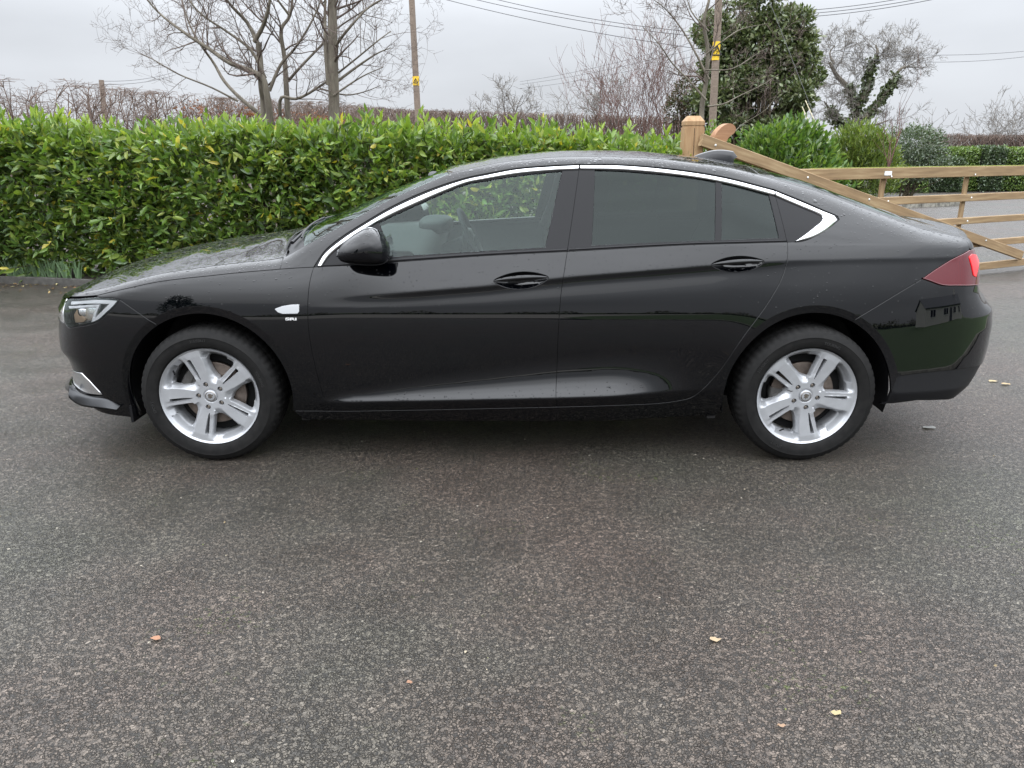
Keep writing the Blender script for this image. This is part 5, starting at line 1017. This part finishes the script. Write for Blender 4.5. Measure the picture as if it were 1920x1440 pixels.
for nm, A, B, par in (('belt_seal', PXL((600,499),(669,496),(731,491),(906,478.6),(1062.5,470.5)), PXL((603,497),(669,491.5),(731,485),(906,473),(1064,465.5)), fdoor),
                      ('belt_seal', PXL((1066,470),(1300,457.6),(1475,452.6)), PXL((1067,465),(1300,453.5),(1474.5,449)), rdoor)):
    m = MB(); strip(m, A, B, bulge=.004, off=-.004); m.build(nm, 'trim_black', par)
CHR = [(fdoor, PXL((595.5,498.5),(606.6,478.4),(642.5,448),(689,418),(736,391),(783,369),(830,350.5),(877,336),(906,330),(969,318),(1040,312.5),(1085.5,310.2)),
               PXL((603.4,499),(617.5,479),(650,453.4),(696,423.5),(736,402),(783,380.5),(830,360),(877,342.5),(906,337),(969,326),(1040,319.5),(1084.5,317.6))),
       (rdoor, PXL((1088.5,310),(1165,311),(1259,319),(1352,333),(1450,357.6)), PXL((1088,317.3),(1165,318.6),(1259,327),(1352,341.5),(1452,366.5))),
       (bside, PXL((1452.5,358.3),(1503,379),(1550,399),(1565.6,405),(1571,410),(1564,418.5),(1542,436),(1519,447),(1491,453.2)),
               PXL((1454.5,367.3),(1503,388),(1534,400.8),(1541,404.5),(1544.5,408.2),(1540,415),(1528,425),(1515.6,435),(1491,452.4)))]
for par, A, B in CHR: m = MB(); strip(m, A, B, bulge=.005, off=.0015); m.build('chrome_trim', 'chrome', par)
# door handles
def handle(E, door, ev=side_ev):
    c = E.mean(0); bowl = MB(); rows = []
    for t in np.linspace(1, .02, 9):
        P, N = ev(c+(E-c)*t*[1, 1]); rows.append(P-N*(.040*(1-t**2.4)+.001))
    G = np.array(rows); a = np.cross(G[3, 1]-G[3, 0], G[4, 0]-G[3, 0]); bowl.grid(G, closed_v=True, flip=(a[1] > 0) is np.False_ or not (a[1] > 0)); b = bowl.build('handle_recess', 'paint', door)
    l, r = E[np.argmin(E[:, 0])], E[np.argmax(E[:, 0])]; bar = MB(); rings = []
    for t in np.linspace(0, 1, 25):
        q = l*(1-t)+r*t; w = max(math.sin(math.pi*t)**.6, .06); up = .006*w
        P, N = ev(q[None]); P, N = P[0], N[0]/np.linalg.norm(N[0]); upv = np.cross(np.array([1., 0, 0]), N); upv *= np.sign(upv[2])
        a = np.linspace(0, 2*math.pi, 14, endpoint=False)
        rings.append([P+upv*(up+.0125*w*math.sin(x))+N*(.004*w+.011*w*math.cos(x)+.002) for x in a])
    bar.grid(np.array(rings), closed_v=True); bar.build('door_handle', 'paint', door)
    m = MB(); m.tube([ev((E[i]+(c-E[i])*-.012)[None])[0][0] for i in list(range(len(E)))+[0]], .0016, 5, caps=False); m.build('handle_rim', 'piano_black', door)
handle(EYE_F, fdoor); handle(EYE_R, rdoor)
# side repeater and badge
rep = ringloop(sz([(516,579.5),(530,574.5),(545,572),(560.5,571),(560.5,584),(558,587.5),(530,588),(521,585)]), .01)
patch('repeater_rim', 'trim_black', inset(rep, -.003), wing, off=.001, flange=.006, h=.02); patch('side_repeater', 'lamp_white', rep, wing, off=.003, flange=.006, h=.02)
def text_mesh(body, size, bold=.0):
    c = bpy.data.curves.new('lettering', 'FONT'); c.body = body; c.size = size; c.extrude = .0012; c.offset = bold; c.align_x = 'CENTER'; c.align_y = 'CENTER'
    o = bpy.data.objects.new('lettering', c); COL.objects.link(o); dg = bpy.context.evaluated_depsgraph_get(); me = bpy.data.meshes.new_from_object(o.evaluated_get(dg))
    bpy.data.objects.remove(o); V = np.array([v.co for v in me.vertices]).reshape(-1, 3); Fc = [tuple(p.vertices) for p in me.polygons]; bpy.data.meshes.remove(me); return V, Fc
V, Fc = text_mesh('SRi', .026, .0012); b0 = sz([(546, 598.2)])[0]
w_ = V[:, 0].max()-V[:, 0].min(); V[:, 0] *= .052/w_; P, N = side_ev(b0+V[:, :2]*[1, .62]); m = MB(); m.flat(P+N*(V[:, 2:3]+.002), Fc); m.build('badge_lettering', 'badge_white', wing)
# door mirror
MO = crom([(636,468),(647,453.5),(667.5,438),(689,428.5),(703.5,431),(716,441),(725,455),(729,467),(729.5,478),(728,488),(720,494.5),(689,496.5),(655,493),(640,488),(633,478)], 5, closed=True)
mc = np.array([690., 467.]); rows = []; yo = CARY-.965
for t, dy in ((.55, .17), (.80, .12), (.93, .075), (1.0, .03), (1.0, .0), (.975, -.030), (.91, -.055), (.80, -.074), (.62, -.090), (.40, -.099), (.18, -.103), (.02, -.104)):
    rows.append([at(*(mc+(p-mc)*t), yo)-CARO+np.array([0, dy, 0]) for p in MO])
G = np.array(rows); m = MB(); m.grid(G, closed_v=True)
me_z = at(690, 469.5, yo)[2]
mirror = None
for nm, mat, up in (('mirror_cap', 'paint', True), ('mirror_base', 'piano_black', False)):
    mm = MB(); V_, N_ = np.vstack(m.v), np.vstack(m.n); keep = [f for f in m.f if (np.mean([V_[i, 2] for i in f]) > me_z) == up]; mm.add(V_*[1, 1, 1]+N_*(.002 if up else 0), keep, N_)
    if mirror is None: mirror = mm.build('door_mirror', mat, fdoor)
    else: mm.build('mirror_base', mat, mirror)
m = MB(); q = [at(u, v, yo+.11)-CARO for u, v in ((648,490),(668,497),(700,497),(715,492))]; m.tube([q[0]+[0,.10,-.005], q[1]+[0,.05,0], q[2]+[0,.0,.015], q[3]+[0,-.02,.03]], [.018,.022,.022,.015], 10); m.build('mirror_arm', 'piano_black', mirror)
m = MB(); q = [at(u, v, yo-.045)-CARO for u, v in ((630,480.5),(640,480),(655,482),(668,484))]; m.tube(q, [.003,.010,.014,.006], 8); m.build('mirror_indicator', 'piano_black', mirror)
m = MB(); q = [at(u, v, yo)-CARO for u, v in ((722,446),(727,466),(727,486),(717,492))]
m.grid(np.array([[a+[.003,0,0], a+[.0025,.16,.0]] for a in q])); m.build('mirror_glass', 'chrome', mirror)
# sail panel behind the mirror is part of the window frame; roof fin
rows = []
for t in np.linspace(0, 1, 12):
    x = 2.40+.21*t; hgt = .062*math.sin(min(t*1.25, 1)*math.pi/2)**.9*(1 if t < .93 else 1-(t-.93)*5); wd = .032*(1-.35*t)*min(1, t*4+.15)
    base = top_pos(np.array([x]), np.array([0.]))[0]
    rows.append([(base[0]-(.045*(1-t))*0+(0 if j not in (2, 3, 4) else .02*t), wd*math.cos(a), base[2]-.004+hgt*max(math.sin(a), 0)**.8) for j, a in enumerate(np.linspace(0, math.pi, 7))])
m = MB(); m.grid(np.array(rows), flip=True); m.add(np.array(rows[-1]), [tuple(range(7))]); m.build('shark_fin_aerial', 'paint_dry', roof)
# ---- mirrored far side
for o in [wing, fdoor, rdoor, bside, hl, tl]:
    c = mirrored(o)
    for ch in c.children:
        if ch.name.startswith('window_glass') and o is fdoor: ch.data = ch.data.copy(); ch.data.materials[0] = MAT['glass_far']
        if ch.name.startswith('badge'):        # lettering must not be mirrored
            bpy.data.objects.remove(ch)
for o in (fbump, rbump):                       # the bumpers run across: close them with the far half
    for q in [o]+list(o.children):
        if q.name.startswith('grille') or q is o or q.name.startswith('rear_valance'):
            me = q.data; n = len(me.vertices); V = np.zeros(n*3); me.vertices.foreach_get('co', V); V = V.reshape(-1, 3); Fc = [tuple(p.vertices) for p in me.polygons]
            Nn = np.array([v.normal for v in me.vertices]); cn = np.zeros((n, 3))
            for l in me.loops: cn[l.vertex_index] = l.normal
            m = MB(); m.add(V, Fc, cn); m.add(V*[1, -1, 1], [f[::-1] for f in Fc], cn*[1, -1, 1]); mats = list(me.materials); q.data = m.mesh(q.name)
            for mt in mats: q.data.materials.append(mt)
for q in list(fbump.children):
    if q.name.startswith(('chrome_blade', 'fog', 'splitter')): mirrored(q)
# ---- inner shell: keeps light out of the gaps
m = MB()
def liner(s0, s1, zlo, zhi, off=-.03):
    s = np.arange(s0, s1, .05); G = []
    for a in s:
        z = np.linspace(zlo(a), zhi(a), 14); P, N = side_ev(np.stack([np.full(14, a), z], 1)); G.append(P+N*off)
    G = np.array(G); m.grid(G); m.grid(G*[1, -1, 1])
bz = lambda a: float(belt_z(a))-.03
liner(.43, 2.40, lambda a: .22, bz)
liner(-1.5, -.42, lambda a: .25, lambda a: ztop(a)-.03, -.06); liner(3.26, 4.5, lambda a: .33, lambda a: float(np.minimum(ztop(a)-.04, 1.0)), -.05)
liner(-.42, .43, lambda a: .78, lambda a: ztop(a)-.03, -.04); liner(2.40, 3.26, lambda a: .77, lambda a: 1.02, -.04)
m.box((1.42, 0, .25), (1.96, 1.60, .04)); m.box((-.56, 0, .245), (.30, 1.20, .03)); m.box((3.38, 0, .36), (.40, 1.2, .04)); m.box((1.42, 0, .235), (2.9, 1.1, .03))
m.box((.43, 0, .55), (.04, 1.7, .72)); m.box((2.40, 0, .50), (.04, 1.7, .60))
m.build('inner_shell', 'cavity', car)
# wheel arch liners
for xc in (0.0, 2.829):
    for sd in (-1, 1):
        m = MB(); a = np.radians(np.linspace(-14, 194, 36)); G = []
        for y in (.885, .80, .55, .48):
            R = ARCH_R+(.004 if y > .86 else .012); G.append(np.stack([xc+R*np.cos(a), np.full(36, sd*y), ARCH_Z+R*np.sin(a)], 1))
        G.append(np.stack([xc+.05*np.cos(a), np.full(36, sd*.47), ARCH_Z+.05*np.sin(a)], 1)); m.grid(np.array(G), flip=sd < 0); m.build('arch_liner', 'trim_black', car)
m = MB(); m.box((-.395, -.78, .235), (.012, .22, .085)); m.build('mud_deflector', 'trim_black', fbump)
# ---- wheels
WR = .236
def wheel_face():
    def pol(r, a): a = math.radians(a); return (r*math.cos(a), r*math.sin(a))
    holes = []; slots = []
    for k in range(5):
        o = 72*k
        big = crom([pol(r, o+a) for r, a in ((.200, 7.0), (.204, 18), (.204, 38), (.199, 46.5), (.175, 48.3), (.149, 46.6), (.122, 42), (.105, 37), (.095, 29.5), (.091, 20), (.094, 12.8), (.110, 10.4), (.150, 8.0), (.186, 6.4))], 5, closed=True)
        holes.append(big)
        slots.append(np.array([pol(r, o+a) for r, a in ((.088, -1.8), (.12, -3.4), (.16, -3.7), (.194, -3.6), (.1965, -.5), (.194, 2.0), (.16, 1.9), (.12, 1.7), (.088, 1.4))]))
    th = np.linspace(0, 2*math.pi, 121)[:-1]; outer = np.stack([WR*np.cos(th), WR*np.sin(th)], 1)
    def dep(q):
        r = np.hypot(q[:, 0], q[:, 1]); a = (np.degrees(np.arctan2(q[:, 1], q[:, 0]))) % 72
        d = .006+.010*(1-np.clip(r/.20, 0, 1)**2)+.004*sstep(.222, .236, r)*0
        d = np.where(r > .228, .006-(r-.228)*.9, d)
        top_edge = np.interp(r, [.058, .09, .2, .213], [43.7, 46.5, 53, 54]); hole_edge = np.interp(r, [.093, .105, .149, .187], [31, 37.5, 46, 47.5])
        k = np.clip((top_edge-a)/np.maximum(top_edge-hole_edge, 2), 0, 1)*(a > 20)*sstep(.062, .10, r)*(1-sstep(.20, .226, r))
        d += .020*k
        rim = sstep(6, 12, a)*(1-sstep(46, 54, a))*sstep(.188, .195, r); d += .028*rim*(1-sstep(.196, .230, r))
        rib = sstep(-1, 3, np.where(a > 60, a-72, a))*(1-sstep(9, 14, a))*sstep(.09, .12, r)*(1-sstep(.19, .225, r)); d += .004*rib
        hub = 1-sstep(.028, .036, r); d += .004*hub
        return d
    def ev(q):
        h = .0015; P = np.stack([q[:, 0], dep(q), q[:, 1]], 1)
        gx = (dep(q+[h, 0])-dep(q-[h, 0]))/(2*h); gz = (dep(q+[0, h])-dep(q-[0, h]))/(2*h)
        N = np.stack([gx, -np.ones(len(q)), gz], 1); return P, N
    pits = []
    for k in range(5):
        a = math.radians(72*k-8); t_ = np.linspace(0, 2*math.pi, 18, endpoint=False); pits.append(np.stack([.0585*math.cos(a)+.0125*np.cos(t_), .0585*math.sin(a)+.0125*np.sin(t_)], 1))
    m = MB(); hs = [resample(np.vstack([h, h[:1]]), .005)[:-1] for h in holes]+[resample(np.vstack([h, h[:1]]), .005)[:-1] for h in slots]+pits
    ex = []
    for k in range(5):                                    # follow the ridge of each blade and the lip
        for r in np.arange(.062, .222, .004):
            te = np.interp(r, [.058, .09, .2, .213], [43.7, 46.5, 53, 54])
            for da in (-.045/r*.02*57.3, 0, .0012/r*57.3): a = math.radians(72*k+te+da); ex.append((r*math.cos(a), r*math.sin(a)))
    for r in (.2265, .2295, .2325): t_ = np.linspace(0, 2*math.pi, 140, endpoint=False); ex += list(zip(r*np.cos(t_), r*np.sin(t_)))
    panel(m, outer, hs, ev=ev, h=.0058, flange=0, extra=np.array(ex))
    for i, l in enumerate(hs):
        big = i < 5; pit = i >= 10; P, N = ev(l); g1 = inset(l, .003 if big else .0010); g2 = inset(l, .0055 if big else .0016)
        r1 = np.stack([g1[:, 0], P[:, 1]+.004, g1[:, 1]], 1); r2 = np.stack([g2[:, 0], P[:, 1]+.014, g2[:, 1]], 1); r3 = np.stack([g2[:, 0], P[:, 1]+.036, g2[:, 1]], 1)
        m.grid(np.array([P, r1, r2, r3]), closed_v=True, flip=area2(l) > 0)
        if pit: m.add(r3-[0, .012, 0], [tuple(range(len(l)))])
    return m
wf = wheel_face(); rim_mesh = wf.mesh('rim'); rim_mesh.materials.append(MAT['alloy'])
m = MB(); m.lathe([(WR, .003), (.2375, .010), (.233, .018), (.224, .030), (.212, .050), (.205, .10), (.205, .19), (.225, .205)], 72); barrel_mesh = m.mesh('rim_barrel'); barrel_mesh.materials.append(MAT['alloy'])
# tyre: bulged wall with moulded ridges, tread blocks at the shoulder
prof = [(.2345, .012), (.238, .002), (.2425, -.003), (.2440, -.0065), (.2470, -.0065), (.2490, -.0085), (.262, -.0125), (.276, -.0145), (.2885, -.0140), (.2895, -.0155), (.2925, -.0155), (.2935, -.0130), (.303, -.0090), (.3135, -.001), (.3150, .0), (.3210, .006), (.3265, .014), (.3300, .024), (.3325, .038), (.3330, .060), (.3275, .062), (.3275, .072), (.3333, .074), (.3335, .105)]
prof = np.array(prof); far = prof[::-1].copy(); far[:, 1] = .21-far[:, 1]; prof2 = np.vstack([prof, far[1:]])
n = 240; th = np.arange(n)*2*math.pi/n; G = np.zeros((n, len(prof2), 3)); rr = np.tile(prof2[:, 0], (n, 1)); yy = np.tile(prof2[:, 1], (n, 1))
for i in range(n):
    if i % 4 == 0:
        for j in range(len(prof2)):
            if prof2[j, 0] > .3155: rr[i, j] -= .004
G[..., 0] = np.cos(th)[:, None]*rr; G[..., 2] = np.sin(th)[:, None]*rr; G[..., 1] = yy
G[..., 2] = np.maximum(G[..., 2], -.3285)
m = MB(); m.grid(G, closed_u=True); 
def arc_text(body, size, r0, a0, mb, y=-.0152, flip=1):
    V, Fc = text_mesh(body, size); a = math.radians(a0)-V[:, 0]/r0; r = r0+V[:, 1]; mb.flat(np.stack([r*np.cos(a), y-.0006-V[:, 2]*.5, r*np.sin(a)], 1), Fc)
m2 = MB(); arc_text('215/55R17', .017, .276, 94, m2); arc_text('SPORT', .020, .268, 190, m2); arc_text('TOURING', .018, .268, 20, m2); tyre_text = m2.mesh('tyre_lettering'); tyre_text.materials.append(MAT['tyre_letter'])
tyre_mesh = m.mesh('tyre'); tyre_mesh.materials.append(MAT['tyre_rubber'])
m = MB(); m.lathe([(.06, .072), (.150, .072), (.152, .074), (.152, .098), (.06, .10)], 64); disc_mesh = m.mesh('brake_disc'); disc_mesh.materials.append(MAT['disc_steel'])
m = MB(); m.lathe([(0, .10), (.20, .12)], 32); m.lathe([(.0, .055), (.07, .06), (.072, .08)], 32); back_mesh = m.mesh('backing_plate'); back_mesh.materials.append(MAT['cavity'])
m = MB(); a = np.radians(np.linspace(-32, 32, 9)); G = []
for rr_, y in ((.098, .052), (.150, .050), (.160, .060), (.160, .105), (.098, .110)): G.append(np.stack([rr_*np.cos(a), np.full(9, y), rr_*np.sin(a)], 1))
m.grid(np.array(G), flip=True); m.box((.13, .053, 0), (.03, .012, .10)); cal_mesh = m.mesh('brake_caliper'); cal_mesh.materials.append(MAT['caliper_iron'])
m = MB(); m.lathe([(0, -.003), (.018, -.0025), (.027, .0), (.0295, .004), (.0295, .016)], 36); cap_mesh = m.mesh('centre_cap'); cap_mesh.materials.append(MAT['alloy'])
m = MB(); m.lathe([(.0215, -.0036), (.0235, -.0036), (.0245, -.0020)], 36)
gr = [(-.012, .004), (-.006, .013), (.003, .012), (.010, .007), (.014, .012), (.013, .002), (.006, -.001), (.010, -.008), (.003, -.006), (-.002, -.013), (-.004, -.005), (-.013, -.008), (-.007, -.001)]
m.add([(x, -.0046, z) for x, z in gr], [tuple(range(len(gr)))]); m.grid(np.array([[(x, -.0046, z) for x, z in gr], [(x, -.002, z) for x, z in gr]]), closed_v=True); emblem_mesh = m.mesh('emblem'); emblem_mesh.materials.append(MAT['bolt_steel'])
m = MB(); m.lathe([(0, .0165), (.0060, .0165), (.0085, .0185), (.0085, .034)], 6); bolt_mesh = m.mesh('wheel_bolt'); bolt_mesh.materials.append(MAT['bolt_steel'])
m = MB(); m.tube([(.205, .022, 0), (.192, .006, 0), (.187, .000, 0)], [.004, .004, .005], 8); valve_mesh = m.mesh('valve'); valve_mesh.materials.append(MAT['trim_black'])
m = MB(); m.box((0, -.006, .2285), (.034, .004, .010)); 
def sub(name, me, parent, rot=0.0, loc=(0, 0, 0)):
    o = bpy.data.objects.new(name, me); COL.objects.link(o); o.parent = parent; o.rotation_euler = (0, -rot, 0); o.location = loc; return o
for x, sd, rot, cal in ((0.0, -1, 43.6, 150), (2.829, -1, 70.0, 160), (0.0, 1, 30., 150), (2.829, 1, 50., 160)):
    w = empty('wheel', (x, sd*.915, .3295), car)
    if sd > 0: w.scale = (1, -1, 1)
    r = math.radians(rot)
    sub('rim', rim_mesh, w, r); sub('rim_barrel', barrel_mesh, w, r); sub('tyre', tyre_mesh, w, 0); sub('tyre_lettering', tyre_text, w, 0 if x == 0 else .9)
    sub('brake_disc', disc_mesh, w); sub('backing_plate', back_mesh, w); sub('brake_caliper', cal_mesh, w, math.radians(cal if x == 0 else 200)); sub('centre_cap', cap_mesh, w, 0, (0, .012, 0)); sub('emblem', emblem_mesh, w, 0, (0, .012, 0))
    for k in range(5): a = r+math.radians(72*k-8); sub('wheel_bolt', bolt_mesh, w, 0, (.0585*math.cos(a), .004, .0585*math.sin(a)))
    sub('valve', valve_mesh, w, r+math.radians(100 if x == 0 else 170))
# ---- cabin
def blob(mb, c, d, p=3.0, n=14, tilt=0.0):      # rounded cushion
    u = np.linspace(0, 2*math.pi, n*2, endpoint=False); v = np.linspace(-math.pi/2, math.pi/2, n); G = []
    sg = lambda x, e: np.sign(x)*np.abs(x)**e
    for b in v: G.append(np.stack([sg(np.cos(b), 2/p)*sg(np.cos(u), 2/p)*d[0]/2, sg(np.cos(b), 2/p)*sg(np.sin(u), 2/p)*d[1]/2, np.full(len(u), sg(np.sin(b), 2/p)*d[2]/2)], 1))
    G = np.array(G); ct, st = math.cos(tilt), math.sin(tilt); X = G[..., 0]*ct+G[..., 2]*st; Z = -G[..., 0]*st+G[..., 2]*ct; G = np.stack([X, G[..., 1], Z], -1)+np.asarray(c); mb.grid(G, closed_v=True, flip=False)
for y in (-.37, .37):
    st_ = MB(); blob(st_, (1.38, y, .52), (.56, .52, .20)); blob(st_, (1.72, y, .84), (.16, .50, .70), tilt=.30); so = st_.build('front_seat', 'interior_dark', car)
    m = MB(); blob(m, (1.865, y, 1.235), (.11, .27, .19), 2.8, tilt=.2); m.tube([(1.83, y-.06, 1.08), (1.85, y-.06, 1.2)], .006); m.tube([(1.83, y+.06, 1.08), (1.85, y+.06, 1.2)], .006); m.build('headrest', 'interior_dark', so)
m = MB(); blob(m, (2.30, 0, .55), (.55, 1.36, .22)); blob(m, (2.62, 0, .84), (.18, 1.36, .66), tilt=.38); so = m.build('rear_seat', 'interior_dark', car)
for y in (-.42, .42): m = MB(); blob(m, (2.77, y, 1.17), (.10, .26, .16), 2.8, tilt=.3); m.build('headrest', 'interior_dark', so)
rows = []
for y in np.linspace(-.80, .80, 17):
    b = .04*(1-(y/.8)**2); rows.append([(.50-b, y, .93), (.62-b, y, .985), (.80, y, 1.015-.02*abs(y)), (.96, y, 1.0), (1.02, y, .955), (1.0, y, .88), (.96, y, .70), (.90, y, .50)])
m = MB(); m.grid(np.array(rows)); blob(m, (.97, .40, 1.015), (.20, .42, .10)); dash = m.build('dashboard', 'interior_mid', car)
m = MB(); th = np.linspace(0, 2*math.pi, 41); c = np.array([1.19, .38, .93]); ax = np.array([.90, 0, .42]); ax /= np.linalg.norm(ax); e1 = np.array([0, 1., 0]); e2 = np.cross(ax, e1)
m.tube([c+.185*(math.cos(t)*e1+math.sin(t)*e2) for t in th], .015, 8, caps=False)
for t in (0, math.pi, math.pi*1.5): m.tube([c-ax*.03, c+.18*(math.cos(t)*e1+math.sin(t)*e2)], [.02, .012], 6)
blob(m, c-ax*.03, (.07, .17, .15)); m.tube([c-ax*.05, c-ax*.30], [.04, .05], 10); m.build('steering_wheel', 'interior_mid', car)
m = MB(); m.box((1.35, 0, .50), (.95, .22, .22)); blob(m, (1.05, 0, .66), (.30, .26, .30), tilt=.4); m.build('centre_console', 'interior_dark', car)
for sd in (-1, 1):
    for (s0_, s1_) in ((.62, 1.64), (1.72, 2.40)):
        s = np.linspace(s0_, s1_, 20); G = []
        for z0, o_ in ((.25, -.06), (.50, -.10), (.72, -.11), (.80, -.14), (.86, -.12), (.93, -.075), (None, -.05), (None, -.018)):
            z = belt_z(s)-(.004 if o_ == -.05 else -.004) if z0 is None else np.full(20, z0); P, N = side_ev(np.stack([s, z], 1)); G.append(P+N*o_)
        G = np.array(G)*[1, -sd, 1]; m = MB(); m.grid(G, flip=sd > 0)
        d_ = m.build('door_card', 'interior_mid', car)
        q = np.array([G[4, k]+[0, sd*-.014, 0] for k in (8, 11)]); m = MB(); m.tube([q[0], (q[0]+q[1])/2+[0, -sd*.01, .012], q[1]], .006, 6); m.build('inner_handle', 'chrome', d_)
m = MB(); a_ = top_rect(WS1-.05, 2.72, .93); V2, T = triangulate(a_, h=.09); P, N = top_ev(V2); P = P-[0, 0, .035]; m.add(P, T.tolist()); m.build('headliner', 'headliner', car)
m = MB(); blob(m, (1.00, 0, 1.30), (.05, .24, .07), 3); m.build('rear_view_mirror', 'interior_dark', car)
for sd in (-1, 1):                       # inner B-pillar and belt on the far side
    P0, N0 = side_ev(np.array([[1.66, 1.0], [1.71, 1.18], [1.74, 1.36]])); P0 = (P0-N0*.085)*[1, -sd, 1]; m = MB(); m.tube(P0, [.05, .04, .035], 8); p_ = m.build('pillar_trim', 'interior_mid', car)
    m = MB(); m.tube(P0+[-.01, -sd*-.045, 0], .010, 6); m.build('seat_belt', 'interior_dark', p_)
# wipers and washer parts
for y0, y1 in ((-.62, .0), (.02, .55)):
    m = MB(); pts = []
    for t in np.linspace(0, 1, 8):
        e = (y0+(y1-y0)*t)/.80; p, n_ = top_ev(np.array([[.468+.045*t, e*ETAS]])); pts.append(p[0]+n_[0]/np.linalg.norm(n_[0])*.006)
    m.tube(pts, .005, 6); p, n_ = top_ev(np.array([[.41, (y0+.05)/.8*ETAS]])); m.tube([p[0], pts[4]], [.009, .005], 6); m.build('wiper', 'trim_black', car)
